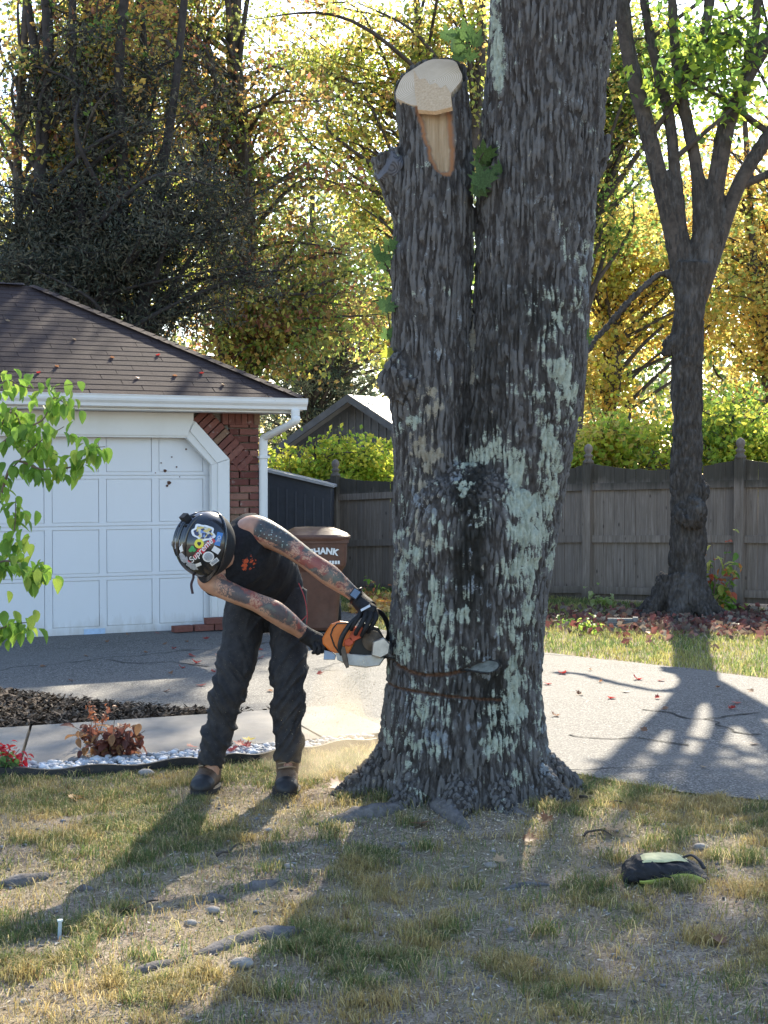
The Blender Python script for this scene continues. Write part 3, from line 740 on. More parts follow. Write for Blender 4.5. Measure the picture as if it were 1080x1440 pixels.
# ------------------------------------------------------------------ the oak being felled
TY = 7.02
def S(px, py, dy=0.0): return at(px, py, TY + dy)
PX = TY / FPX
def axis(rows, k=5):
    P = np.array([(*S(x, y, (r_[3] if len(r_) > 3 else 0)), r_[2] * PX) for r_ in rows for x, y in [r_[:2]]]); return smooth_path(P, k)
cen = axis([(650, 1190, 146), (650, 1120, 128), (650, 1060, 119), (650, 1000, 113), (651, 950, 108), (655, 900, 108), (661, 820, 108), (668, 740, 108), (674, 690, 96), (676, 655, 60)])
lef = axis([(630, 1000, 60), (622, 900, 66), (615, 800, 62), (609, 700, 55), (606, 640, 52), (605, 560, 56), (607, 500, 56), (607, 450, 55), (608, 380, 56), (611, 300, 54), (613, 240, 51), (611, 180, 50), (606, 120, 51), (602, 20, 51)])
rig = axis([(690, 1000, 60), (697, 900, 66), (708, 800, 68), (719, 700, 72), (728, 620, 76), (738, 540, 81), (744, 460, 80), (748, 400, 79), (752, 300, 82), (758, 220, 83), (768, 120, 84), (779, 0, 86), (787, -120, 84)])
mb = MB()
for A_ in (cen, lef, rig): mb.tube(A_[:, :3], A_[:, 3], 40)
mb.tube(*[(lambda q: (q[:, :3], q[:, 3]))(axis([(596, 320, 34), (570, 275, 28), (552, 236, 25), (543, 216, 23)]))][0], 16)
mb.tube(*[(lambda q: (q[:, :3], q[:, 3]))(axis([(800, 260, 40), (832, 215, 25), (846, 190, 14)]))][0], 16)
mb.tube(*[(lambda q: (q[:, :3], q[:, 3]))(axis([(770, 430, 50, -.1), (800, 405, 30, -.15), (812, 396, 14, -.16)]))][0], 16)
mb.tube(*[(lambda q: (q[:, :3], q[:, 3]))(axis([(570, 545, 40, -.05), (575, 515, 30, -.13), (577, 510, 16, -.15)]))][0], 16)
ROOTS = [(188, .52, .17), (232, .48, .13), (266, .52, .12), (292, .46, .13), (332, .48, .15), (2, .51, .165), (60, .5, .15), (120, .5, .15)]
for ang, L, rr in ROOTS:
    d = np.array((math.cos(R(ang)), math.sin(R(ang)), 0)); c0 = np.array((TREE[0], TREE[1], 0))
    P = smooth_path(np.array([(*(c0 + d * .20 + [0, 0, .42]), rr * 1.0), (*(c0 + d * .32 + [0, 0, .17]), rr * .78), (*(c0 + d * (L - .02) + [0, 0, .03]), rr * .62), (*(c0 + d * (L + .13) + [0, 0, -.07]), rr * .42)]), 5)
    mb.tube(P[:, :3], P[:, 3], 14)
V, F, N = remeshed(mb, .0068, 14, .5)
keep_z = S(780, -110)[2]
# stub cut plane
cutc = S(604, 116); cutn = np.array((-.20, -.66, .72)); cutn /= np.linalg.norm(cutn)
# project for regional masks
def pxy(V): return to_px(V[:, 0], V[:, 1], V[:, 2])
qx, qy = pxy(V)
front = (N[:, 1] < .25).astype(float)
isleft = (qx < 668 - (qy < 250) * 0) & (qy < 640)
upper = sstep(900, 400, qy)
wob = np.stack([fbm(V * [7, 7, 4], 3, 41), fbm(V * [7, 7, 4], 3, 43), 0 * qx], 1) - .5
pB = V + wob * [.05, .05, 0]
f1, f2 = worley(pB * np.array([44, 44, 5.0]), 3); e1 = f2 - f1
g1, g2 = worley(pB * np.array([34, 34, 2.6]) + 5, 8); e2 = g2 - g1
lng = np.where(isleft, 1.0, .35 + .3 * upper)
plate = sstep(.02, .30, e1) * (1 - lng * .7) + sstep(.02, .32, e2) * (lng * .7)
fine = fbm(V * [55, 55, 30], 4, 12)
grow = .6 + .4 * sstep(1150, 1000, qy)
disp = (plate - .6) * .020 + (fine - .5) * .024 + (fbm(V * [5, 5, 2.2], 3, 77) - .5) * .022 * grow
# torn strip of bare wood below the stub cut
yy_ = np.array([100, 115, 150, 190, 225, 238, 246]); xl = np.array([574, 577, 583, 593, 603, 610, 622]); xr_ = np.array([634, 634, 635, 638, 641, 640, 634])
jag = (fbm(np.c_[V[:, 2:] * 40, V[:, :2] * 12], 3, 5) - .5) * 9
L_ = np.interp(qy, yy_, xl) + jag; R_ = np.interp(qy, yy_, xr_) + jag * .6
inside = np.minimum(np.minimum(qx - L_, R_ - qx), 247 + jag - qy)
wood = sstep(4, 7.5, inside) * front * (qy < 260); camb = sstep(-1, 2, inside) * front * (qy < 260)
disp = disp * (1 - camb) + camb * (-.010) + wood * (-.014) + wood * (fbm(np.c_[V[:, :2] * 90, V[:, 2:] * 5], 3, 6) - .5) * .012
# saw kerfs: upper cut lies in the plane of the bar
RH, TIP = at(443, 900, 7.25), at(700, 940, 6.585)
SD = (TIP - RH) / np.linalg.norm(TIP - RH)
hp = np.cross((0, 0, 1), SD); hp /= np.linalg.norm(hp); PHI = R(30)
SWD = math.cos(PHI) * hp + math.sin(PHI) * np.array((0, 0, 1)); SWD -= SD * np.dot(SWD, SD); SWD /= np.linalg.norm(SWD)
SNM = np.cross(SD, SWD)
kd = (V - TIP) @ SNM; wv = (V - TIP) @ SD
kerf1 = sstep(.0095, .005, np.abs(kd + (fbm(V * 20, 2, 3) - .5) * .003)) * (wv < .0) * (qx < 690)
kz = np.interp(qx, [530, 600, 660, 706, 715], [S(530, 957, -.0)[2], at(600, 972, 6.75)[2], at(660, 981, 6.66)[2], at(706, 984, 6.68)[2], 0])
kerf2 = sstep(.0078, .004, np.abs(V[:, 2] - kz)) * front * (qx < 707)
disp -= .016 * kerf1 + .014 * kerf2
V2 = V + N * disp[:, None]
# lichen regions on the bark (photo places on the front of the trunk)
def blob(lst):
    b = np.zeros(len(V))
    for cx, cy, rx, ry, w in lst: b = np.maximum(b, w * np.exp(-((qx - cx) / rx) ** 2 - ((qy - cy) / ry) ** 2))
    return b
mint = blob([(742, 720, 40, 110, 1.0), (770, 640, 25, 90, .8), (725, 900, 28, 180, .72), (775, 470, 40, 60, .62), (755, 560, 40, 35, .75), (690, 640, 25, 40, .6), (660, 660, 30, 25, .55), (580, 590, 18, 24, .6),
             (703, 1020, 22, 80, .68), (745, 1040, 15, 60, .45), (575, 790, 26, 130, .56), (790, 560, 25, 90, .7), (700, 70, 10, 110, .85), (650, 690, 14, 20, .6), (565, 900, 25, 60, .5), (630, 890, 70, 70, .46), (600, 1000, 70, 90, .46), (620, 780, 40, 90, .44), (815, 400, 20, 120, .45)])
tan = blob([(598, 640, 28, 60, .75), (605, 560, 25, 30, .62), (590, 740, 28, 70, .6), (664, 490, 4, 60, .95), (565, 830, 14, 90, .5), (640, 540, 12, 20, .5)])
grey = blob([(590, 720, 30, 60, .55), (640, 720, 20, 120, .5), (610, 1020, 60, 70, .62), (640, 830, 40, 100, .46), (680, 960, 30, 120, .5), (600, 900, 40, 80, .5), (810, 380, 25, 80, .55), (800, 160, 30, 60, .36), (760, 1060, 20, 70, .55), (740, 330, 80, 300, .14), (620, 400, 50, 200, .20)])
nz = fbm(V * 13, 4, 61); nz2 = fbm(V * 45, 3, 66); lump = fbm(V * 17, 4, 91)
def lic(b, n): return b * .92 + (n - .5) * 1.4 + (nz2 - .5) * .7 + (plate - .5) * .40 - .25
bare_w = np.maximum(np.maximum(kerf1, kerf2), camb)
a_mint = lic(mint, nz) - bare_w; a_grey = lic(grey, lump) - bare_w; a_tan = lic(tan, fbm(V * 19, 3, 29)) - bare_w
moss = blob([(665, 760, 35, 200, .75), (690, 560, 60, 110, .55), (640, 940, 50, 80, .6), (700, 1000, 60, 90, .5), (740, 440, 80, 90, .5)]) * .9 + (fbm(V * 6, 3, 14) - .5) * .6
# drop faces above the cut and above the frame
above = (((V2 - cutc) @ cutn > 0) & (qx < 676) & (qy < 215)) | (V2[:, 2] > keep_z)
fk = ~above[F].all(1); F2 = F[fk]
dcut = (V2 - cutc) @ cutn; mv = above & (V2[:, 2] <= keep_z); V2[mv] -= np.outer(dcut[mv] / cutn[2], (0, 0, 1.))
used = np.unique(F2); remap = -np.ones(len(V2), np.int64); remap[used] = np.arange(len(used))
def m_bark():
    t = NT('oak bark with lichen'); v = t.coord()
    fi = t.noise(t.scale(v, (1, 1, .45)), 130, 6, .75); me_ = t.noise(t.scale(v, (1, 1, .3)), 34, 5, .65)
    c = t.ramp(me_, [(.30, (.038, .033, .031)), (.5, (.105, .095, .09)), (.68, (.235, .225, .22))])
    c = t.mix(t.ramp(t.noise(v, 2.2, 4, .6), [(.45, 0.0), (.75, .45)]), c, (.115, .09, .075))
    c = t.mix(t.math('MULTIPLY', t.ramp(t.math('ADD', t.attr('ridge_tone'), t.math('MULTIPLY', fi, .5)), [(.98, 0.0), (1.32, .62)]), 1.0), c, (.26, .25, .245))  # bark ridge tops tinted a paler grey than the furrows
    c = t.mix(t.ramp(t.attr('moss'), [(.25, 0.0), (.6, .85)]), c, (.026, .025, .021))
    d = t.math('MULTIPLY', t.math('SUBTRACT', t.noise(v, 150, 5, .8), .5), 1.25)
    def layer(c, name, lo, ca_, cb_):
        k = t.ramp(t.math('ADD', t.attr(name), d), [(lo, 0.0), (lo + .07, 1.0)])
        cc = t.ramp(t.noise(v, 60, 4, .7), [(.3, ca_), (.7, cb_)])
        return t.mix(k, c, cc)
    c = layer(c, 'grey', .36, (.24, .27, .30), (.42, .45, .48))
    c = layer(c, 'tan', .36, (.36, .31, .23), (.55, .50, .40))
    c = layer(c, 'mint', .30, (.42, .47, .38), (.68, .73, .61))
    wd = t.ramp(t.noise(t.scale(v, (70, 70, 2.5)), 1, 5, .6), [(.3, (.50, .34, .20)), (.7, (.72, .54, .36))])
    c = t.mix(t.attr('cambium'), c, (.50, .24, .12)); c = t.mix(t.attr('wood'), c, wd)
    c = t.mix(t.attr('kerf'), c, t.ramp(t.noise(v, 70, 3), [(.3, (.10, .05, .03)), (.7, (.26, .14, .085))]))
    h = t.math('ADD', fi, t.math('MULTIPLY', me_, .6))
    return t.principled(c, .92, t.bump(h, 1.0, .022), .18)
Mbark = m_bark()
oak = thing('oak_tree', 'thick lichen-covered oak trunk in the middle, forked, with one leader cut off', 'tree', (TREE[0], TREE[1], 0))
mbt = MB().add(V2[used], remap[F2])
trunk = mbt.build('trunk', Mbark, None, ~mv[F2].any(1), {'mint': a_mint[used], 'tan': a_tan[used], 'grey': a_grey[used], 'moss': moss[used], 'ridge_tone': (plate * .7 + fine * .6)[used], 'wood': wood[used], 'cambium': camb[used] * (1 - wood[used]), 'kerf': np.maximum(kerf1, kerf2)[used]})
local(oak, trunk)
def m_rings(name, centre, ca_, cb_, sc=60):
    t = NT(name); v = t.coord(); vv_ = t.n('VectorMath', {0: v, 1: tuple(centre)}, operation='SUBTRACT').outputs[0]
    w = t.n('TexWave', {'Vector': vv_, 'Scale': sc, 'Distortion': 1.2, 'Detail': 3, 'Detail Scale': 1.5}, wave_type='RINGS', rings_direction='SPHERICAL').outputs[1]
    c = t.ramp(w, [(0, ca_), (1, cb_)]); c = t.mix(t.ramp(t.noise(v, 9, 5, .6), [(.45, 0.0), (.7, .5)]), c, tuple(np.array(ca_) * .85))
    return t.principled(c, .8, t.bump(t.noise(v, 150, 4), .3, .003), .25)
# fresh cut face: a thick slab on the plane, rim following the stub
def cut_disc(name, c, n, axis_dir, rad, mat, thick=.02, m=56, wob_=.06, off=.0):
    ad = np.array(axis_dir, float); ad /= np.linalg.norm(ad); n = np.array(n, float)
    u = np.cross(ad, (0, 1, .0)); u /= np.linalg.norm(u); w = np.cross(ad, u); ring = []
    for a_ in np.linspace(0, 2 * np.pi, m, endpoint=False):
        rr_ = rad * (1 + wob_ * math.sin(3 * a_ + 1) * .5 + wob_ * .5 * math.sin(7 * a_))
        p = u * math.cos(a_) * rr_ + w * math.sin(a_) * rr_; p = p - ad * (np.dot(p, n) / np.dot(ad, n)); ring.append(c + p)
    ring = np.array(ring); mb = MB(); V = np.concatenate([ring - n * thick, ring + n * off, [c + n * (off + .001)]]); k = np.arange(m); k2 = (k + 1) % m
    mb.add(V, np.stack([k, k2, m + k2, m + k], 1)); mb.F.append(np.stack([m + k, m + k2, np.full(m, 2 * m)], 1))
    return local(oak, mb.build(name, mat))
cut_disc('cut_face', cutc, cutn, (0.02, 0, 1), .159, m_rings('fresh cut oak', cutc + [.02, .0, .0], (.50, .36, .23), (.68, .53, .38), 30), .03, wob_=.05, off=.004)
def on_cut(px, py, off=.0065):
    o = np.array((0, 0, CAMZ)); d = at(px, py, 7.0) - o; return o + d * (np.dot(cutc - o, cutn) / np.dot(d, cutn)) + cutn * off
nt = [(582, 100), (590, 113), (598, 112), (605, 121), (613, 118), (620, 126), (627, 121), (634, 133), (636, 152), (612, 158), (588, 156), (584, 132)]
tw = np.array([on_cut(*p) for p in nt]); tb = tw - cutn * .02; nn_ = len(nt); mbn = MB(); mbn.add(np.concatenate([tb, tw]), [(i, (i + 1) % nn_, nn_ + (i + 1) % nn_, nn_ + i) for i in range(nn_)]); mbn.F.append(np.array([nn_ + np.arange(nn_)]))
tt = NT('torn oak fibres'); tvv = tt.coord(); tn = tt.noise(tt.scale(tvv, (90, 90, 6)), 1, 5, .7)
local(oak, mbn.build('torn_wood', tt.principled(tt.ramp(tn, [(.3, (.46, .29, .16)), (.7, (.68, .49, .31))]), .85, tt.bump(tn, .8, .006), .2)))
kc = S(543, 232, -.05); kn = np.array((-.80, -.50, .32)); kn /= np.linalg.norm(kn)
cut_disc('old_cut_face', kc, kn, kn + [0, 0, .35], .070, m_rings('old grey cut', kc, (.07, .07, .08), (.16, .16, .18), 60), .05, wob_=.1, off=.012)
# upper leader beyond the frame with bare limb stubs
up = smooth_path(np.array([(*S(786, -100), 83 * PX), (*S(792, -300), 74 * PX), (*S(800, -600), 64 * PX), (*S(820, -900), 52 * PX), (*S(850, -1200, .2), 30 * PX)]), 8)
Vu, Fu = tube_vf(up[:, :3], up[:, 3], 36); Nu = Vu - np.repeat(up[:, :3], 36, 0); Nu /= np.linalg.norm(Nu, axis=1)[:, None]
w1, w2 = worley(Vu * [20, 20, 5], 3); Vu = Vu + Nu * ((sstep(.03, .4, w2 - w1) - .5) * .02)[:, None]
Mbark2 = simple('dark bark', (.085, .07, .062), .95, var=.5, sc=9, bump=1.0, bsc=60)
ul = MB().add(Vu, Fu); Mp = up[-1, :3]; ul.tube([Mp, Mp + [0.01, 0, .01]], .1, 36)
for a_, z_ in ((20, -500), (200, -700), (120, -850), (300, -950)):
    c = S(800, z_); d = np.array((math.cos(R(a_)), math.sin(R(a_)), 1.0)); P = smooth_path(np.array([(*c, .12), (*(c + d * .6), .09), (*(c + d * 1.3 + [0, 0, .2]), .06)]), 4); ul.tube(P[:, :3], P[:, 3], 10)
local(oak, ul.build('upper_leader', Mbark2, None, True))
# surface roots running through the lawn
def m_root():
    t = NT('bare surface root'); v = t.coord(); n = t.noise(v, 28, 6, .7)
    return t.principled(t.ramp(n, [(.3, (.085, .076, .072)), (.7, (.20, .183, .175))]), .95, t.bump(t.noise(v, 90, 5), .7, .008), .15)
Mroot = m_root()
for pts in ([(258, 1352, 6), (300, 1340, 14), (360, 1322, 20), (410, 1316, 16), (448, 1305, 6)], [(170, 1378, 4), (215, 1366, 12), (262, 1353, 7)], [(-20, 1243, 14), (30, 1238, 15), (62, 1232, 11), (86, 1228, 3)], [(100, 1252, 4), (118, 1250, 10), (134, 1252, 4)],
            [(10, 1312, 5), (45, 1300, 10), (75, 1296, 9), (108, 1300, 4)], [(440, 1165, 5), (485, 1157, 15), (520, 1152, 18), (560, 1147, 13), (590, 1140, 8)], [(328, 1256, 5), (360, 1248, 13), (396, 1238, 7)], [(158, 1164, 3), (185, 1163, 8), (212, 1164, 3)],
            [(600, 1125, 20), (620, 1142, 22), (640, 1158, 16), (660, 1172, 6)], [(280, 1274, 4), (300, 1264, 14), (318, 1262, 5)], [(665, 1138, 15), (705, 1146, 12), (745, 1156, 5)], [(700, 1245, 2), (740, 1240, 6), (780, 1242, 2)]):
    P = []
    for x_, y_, r_ in pts:
        g = gr(x_, y_); rr = r_ * g[1] / FPX * (.98 if (x_, y_, r_) not in (pts[0], pts[-1]) else .25); P.append((g[0], g[1], float(gz(np.array([g[0]]), np.array([g[1]]))[0]) - rr * .25, rr))
    P = smooth_path(np.array(P), 7); Vr, Fr = tube_vf(P[:, :3], P[:, 3], 14); Nr = Vr - np.repeat(P[:, :3], 14, 0)
    Vr = Vr + Nr * ((fbm(Vr * 22, 4, 2) - .5) * .8)[:, None]
    local(oak, MB().add(Vr, Fr).build('surface_root', Mroot, None, True))

# ------------------------------------------------------------------ foliage
def leaf_cloud(P, size, cols, aspect=.62, droop=.35, cid=None, jit=.25, up=.4, fold=True):
    """rhombic leaf blades at P; returns MB with tints"""
    n = len(P); L = size * (.65 + .7 * rng.random(n)); W = L * aspect
    a = rng.random(n) * 2 * np.pi; el = (rng.random(n) - .5) * 2 * .9 - droop
    u = np.stack([np.cos(a) * np.cos(el), np.sin(a) * np.cos(el), np.sin(el)], 1)
    r_ = rng.standard_normal((n, 3)); r_[:, 2] *= up; w = np.cross(u, r_); w /= np.linalg.norm(w, axis=1)[:, None] + 1e-9
    nn = np.cross(u, w)
    cols = np.asarray(cols, float); idx = rng.integers(0, len(cols), n)
    if cid is not None: idx = np.where(rng.random(n) < .68, cid % len(cols), idx)
    C = cols[idx] * (1 - jit + 2 * jit * rng.random((n, 1)))
    c = P; h = nn * (L * .10)[:, None]
    V = np.stack([c - u * (L * .5)[:, None], c + w * (W * .5)[:, None] + h - u * (L * .05)[:, None], c + u * (L * .5)[:, None], c - w * (W * .5)[:, None] + h - u * (L * .05)[:, None]], 1).reshape(-1, 3)
    i = np.arange(n)[:, None] * 4
    F = np.concatenate([i + [[0, 1, 2]], i + [[0, 2, 3]]], 0)
    return MB().add(V, F, np.repeat(C, 4, 0))
def m_leaf(name, trans=.55, boost=1.35, rough=.5):
    t = NT(name); c = t.attr('tint', 'Color')
    tc = t.n('HueSaturation', {'Color': c, 'Saturation': 1.0, 'Value': boost}).outputs[0]
    return t.leaf(c, trans, tc, rough, .25)
Mleaf = m_leaf('leaf blades', .6, 2.1); Mneedle = m_leaf('needle sprays', .25, 1.2, .6)
Mtwig = simple('grey brown bark', (.075, .06, .05), .95, var=.45, sc=10, bump=.8, bsc=70)
Mdark = simple('blackish bark', (.045, .038, .036), .95, var=.4, sc=10, bump=.8, bsc=60)
def grow(stems, crowns, nb, leaves, size, cols, wood_mat=None, leaf_mat=None, spread=.28, aspect=.62, twigs=5, droop=.35, sag=0.0, tw=.7, seg=7, start=.3, weights=None):
    """stems: list of (points+radius) trunks; crowns: ellipsoids (c, r); returns wood MB, leaf MB"""
    wmb = MB(); LP = []; LC = []
    for st in stems: wmb.tube(st[:, :3], st[:, 3], 10)
    weights = np.array(weights if weights is not None else [np.prod(r) ** .6 for c, r in crowns], float); weights /= weights.sum()
    for b in range(nb):
        ci = rng.choice(len(crowns), p=weights); c, r = crowns[ci]
        d = rng.standard_normal(3); d /= np.linalg.norm(d); e = np.array(c) + np.array(r) * d * (rng.random() ** .45)
        st = stems[rng.integers(len(stems))]; zz = st[:, 2]
        tgt = max(zz[0] + start * (zz[-1] - zz[0]), min(e[2] - .35 * abs(e[2] - zz[0]) * rng.random() - .25 * np.hypot(*(e[:2] - st[0, :2])), zz[-1]))
        k = int(np.argmin(np.abs(zz - tgt))); s0 = st[k]
        mid = (s0[:3] + e) / 2 + rng.standard_normal(3) * .16 * np.linalg.norm(e - s0[:3]) * [1, 1, .6] + [0, 0, .10 * np.linalg.norm(e - s0[:3])]
        e2 = e - [0, 0, sag * np.linalg.norm(e - s0[:3])]
        P = smooth_path(np.array([s0[:3], mid, e2]), seg); r0 = min(s0[3] * .55, .018 + .016 * np.linalg.norm(e - s0[:3])); rad = np.linspace(r0, .006, len(P))
        wmb.tube(P, rad, 5, False)
        for t_ in range(twigs):
            f = .45 + .55 * rng.random(); p = P[int(f * (len(P) - 1))]
            dv = rng.standard_normal(3) * [1, 1, .55]; dv /= np.linalg.norm(dv); L = tw * (.5 + rng.random())
            q = p + dv * L - [0, 0, sag * L * .8]; m = (p + q) / 2 + [0, 0, .06 * L]
            wmb.tube([p, m, q], [.007, .005, .003], 3, False)
            k = max(1, leaves // (nb * twigs)); tt = rng.random((k, 1)) ** .8
            pts = p + (q - p) * tt + rng.standard_normal((k, 3)) * spread * [1, 1, .6]
            LP.append(pts); LC.append(np.full(k, rng.integers(0, 100)))
    P = np.concatenate(LP); C = np.concatenate(LC)
    return wmb, leaf_cloud(P, size, cols, aspect, droop, C)
def stem(px0, py0, px1, py1, Y, r0, r1, wob=.05, n=6, Y1=None, ground=True):
    a = at(px0, py0, Y); b = at(px1, py1, Y1 or Y)
    if ground: a[2] = -.1
    t_ = np.linspace(0, 1, n)[:, None]; P = a + (b - a) * t_ + np.c_[rng.standard_normal((n, 2)) * wob, np.zeros(n)] * (t_ > 0) * 1.0
    return smooth_path(np.c_[P, np.linspace(r0, r1, n)], 5)
def ell(px, py, Y, rx, ry, rz): return (at(px, py, Y), (rx, ry, rz))
def plant(name, label, cat, stems, crowns, group=None, wood_mat=None, leaf_mat=None, **kw):
    b = stems[0][0]; t = thing(name, label, cat, (b[0], b[1], 0), 0, group)
    w, l = grow(stems, crowns, wood_mat=wood_mat, leaf_mat=leaf_mat, **kw)
    local(t, w.build('trunk', wood_mat or Mtwig, None, True)); local(t, l.build('crown', leaf_mat or Mleaf))
    return t
YEL = [(.38, .34, .10), (.40, .30, .08), (.30, .32, .08), (.44, .39, .13), (.22, .27, .07)]
ORA = [(.42, .27, .07), (.46, .32, .08), (.40, .21, .06), (.46, .37, .10), (.30, .27, .07)]
LIM = [(.26, .33, .045), (.34, .38, .055), (.40, .38, .06), (.20, .29, .045)]
OLV = [(.18, .19, .06), (.27, .17, .07), (.14, .17, .06), (.34, .23, .07), (.32, .29, .07), (.22, .10, .06)]
DRK = [(.065, .072, .05), (.10, .10, .075), (.045, .055, .04), (.14, .125, .085)]
TEA = [(.10, .14, .09), (.17, .19, .11), (.07, .10, .08), (.25, .25, .15)]
GRN = [(.10, .17, .04), (.14, .21, .045), (.07, .13, .035), (.20, .25, .05)]

# dark multi-stemmed evergreen behind the garage
Y = 20.5
st = [stem(70, 660, 62, -90, Y, .13, .07, .06), stem(95, 660, 30, -60, Y + .4, .11, .055, .08), stem(105, 660, 100, -120, Y - .3, .10, .05, .07), stem(120, 660, 128, -120, Y + .2, .13, .065, .07),
      stem(128, 660, 190, -90, Y - .2, .12, .06, .08), stem(140, 660, 205, -60, Y + .5, .10, .05, .08), stem(145, 660, 262, -40, Y, .11, .05, .10)]
plant('evergreen_tree', 'dark multi-stemmed evergreen tree rising behind the garage roof', 'tree', st,
      [ell(80, 320, Y, 1.7, 1.5, 1.1), ell(200, 330, Y, 1.5, 1.4, 1.0), ell(300, 270, Y, 1.3, 1.4, 1.1), ell(30, 360, Y, 1.4, 1.2, .9), ell(330, 360, Y, 1.0, 1, .7), ell(230, 150, Y, 1.6, 1.3, 1.2), ell(60, 110, Y, 1.6, 1.4, 1.4)],
      wood_mat=Mdark, leaf_mat=Mneedle, nb=150, leaves=58000, size=.085, cols=DRK, spread=.17, aspect=.26, twigs=7, droop=.5, sag=.10, tw=.6, weights=[1, 1, .6, .9, .4, .35, .3])
Y = 20.9
plant('autumn_tree', 'slim tree with mixed green, orange and rust leaves above the garage at far left', 'tree', [stem(15, 660, 40, -120, Y, .09, .05, .06), stem(20, 660, 170, -140, Y, .07, .035, .08)],
      [ell(60, 60, Y, 1.0, 1.0, .7), ell(160, 110, Y, .9, 1.0, .5), ell(230, 40, Y, 1.0, 1.0, .6), ell(20, 200, Y, .7, .9, .6), ell(130, -60, Y, 1.6, 1.2, .6), ell(110, 190, Y, .8, .9, .5), ell(280, 150, Y, .7, .9, .5)],
      nb=70, leaves=8000, size=.09, cols=OLV + ORA[:3] + GRN[:3] + YEL[:2], spread=.15, twigs=5, tw=.5, sag=.05)
# rust and olive maple
Y = 23.5
plant('maple_tree', 'olive and rust leaved maple behind the garage, drooping over its roof ridge', 'tree', [stem(330, 640, 350, -150, Y, .2, .1, .12), stem(340, 640, 240, -150, Y, .13, .06, .12)],
      [ell(420, 330, Y, 1.6, 1.5, 1.3), ell(380, 470, Y - .8, 1.5, 1.2, .8), ell(470, 420, Y, 1.1, 1.2, 1.2), ell(430, 180, Y, 1.6, 1.4, 1.0), ell(330, 90, Y, 1.6, 1.4, 1.0), ell(170, 60, Y, 1.8, 1.4, .9), ell(300, -90, Y, 2.4, 1.6, .9), ell(120, -110, Y, 2.2, 1.6, .9)],
      nb=120, leaves=34000, size=.09, cols=OLV + YEL[2:3] + GRN[1:2], spread=.22, twigs=6, droop=.5, sag=.12, tw=.7, weights=[1, .9, .8, .7, .6, .5, .9, .9])
plant('golden_tree', 'sparse golden tree with fine branches against bright sky left of the cut stub', 'tree', [stem(640, 640, 690, -400, 27, .16, .05, .08), stem(650, 640, 560, -200, 27, .10, .05, .1)],
      [ell(500, 70, 27, 2.0, 1.5, 1.2), ell(440, 150, 27, 1.6, 1.5, 1.0), ell(510, 260, 27, 1.3, 1.5, 1.0), ell(600, 30, 27, 1.3, 1.4, 1.2), ell(520, 440, 26.5, 1.0, 1.2, .9), ell(380, 40, 27, 1.6, 1.2, 1.0), ((3.0, 27, 15.4), (1.6, 1.4, .9)), ((1.2, 27, 14.6), (1.4, 1.3, .8))],
      nb=105, leaves=24000, size=.10, cols=YEL + OLV[:3] + LIM[:1], spread=.2, twigs=5, tw=.8, sag=.05, weights=[1, 1, 1, .8, .8, .9, .5, .4])
plant('amber_tree', 'amber and orange leaved tree behind the fence right of the thick trunk', 'tree', [stem(862, 640, 870, 120, 34, .17, .06, .08), stem(870, 640, 840, 60, 34.3, .12, .05, .1)],
      [ell(870, 480, 34, 1.8, 1.6, 1.6), ell(900, 360, 34, 1.9, 1.6, 1.4), ell(850, 590, 33.5, 1.5, 1.4, 1.1), ell(840, 330, 34, 1.4, 1.6, 1.0), ell(1010, 400, 34, 1.6, 1.6, 1.4)],
      nb=80, leaves=14500, size=.14, cols=ORA[:2] + YEL + LIM[2:3], spread=.22, twigs=5, tw=.95, start=.1)
plant('honey_tree', 'yellow and orange leaved tree at the right edge beyond the fence', 'tree', [stem(1110, 640, 1100, 30, 35, .2, .08, .1), stem(1100, 640, 1040, 120, 35, .13, .06, .1)],
      [ell(1050, 470, 35, 1.8, 1.7, 1.5), ell(1060, 330, 35, 1.9, 1.7, 1.6), ell(960, 280, 35.4, 1.6, 1.6, 1.4), ell(1130, 400, 35, 1.9, 1.7, 2.1), ell(1000, 170, 36, 2.1, 1.7, 1.3)],
      nb=70, leaves=12000, size=.14, cols=YEL + ORA, spread=.23, twigs=6, tw=.95, start=.1, weights=[1, 1, .8, .8, .6])
plant('pale_green_tree', 'thin green and yellow tree against the sky behind the thick trunk', 'tree', [stem(800, 640, 830, -120, 31, .16, .08, .12)],
      [ell(860, 120, 31, 2.2, 1.6, 1.5), ell(960, 50, 31, 2.2, 1.6, 1.3), ell(840, 260, 31, 1.4, 1.4, 1.0), ell(700, 60, 31, 1.6, 1.4, 1.4)],
      nb=85, leaves=17000, size=.11, cols=GRN + YEL[:3], spread=.24, twigs=5, tw=.9)
plant('spruce_tree', 'dull green conifer with pale needle tips behind the yellow bush', 'tree', [stem(430, 640, 440, 250, 33, .18, .05, .03)],
      [ell(430, 540, 33, 1.8, 1.5, 1.0), ell(500, 500, 33, 1.7, 1.5, 1.1), ell(450, 430, 33, 1.6, 1.4, 1.0), ell(395, 590, 33, 1.4, 1.3, .8), ell(440, 350, 33, 1.0, 1.0, 1.0)],
      leaf_mat=Mneedle, nb=90, leaves=26000, size=.10, cols=TEA, spread=.14, aspect=.3, twigs=6, droop=.45, sag=.15, tw=.5, start=.05)
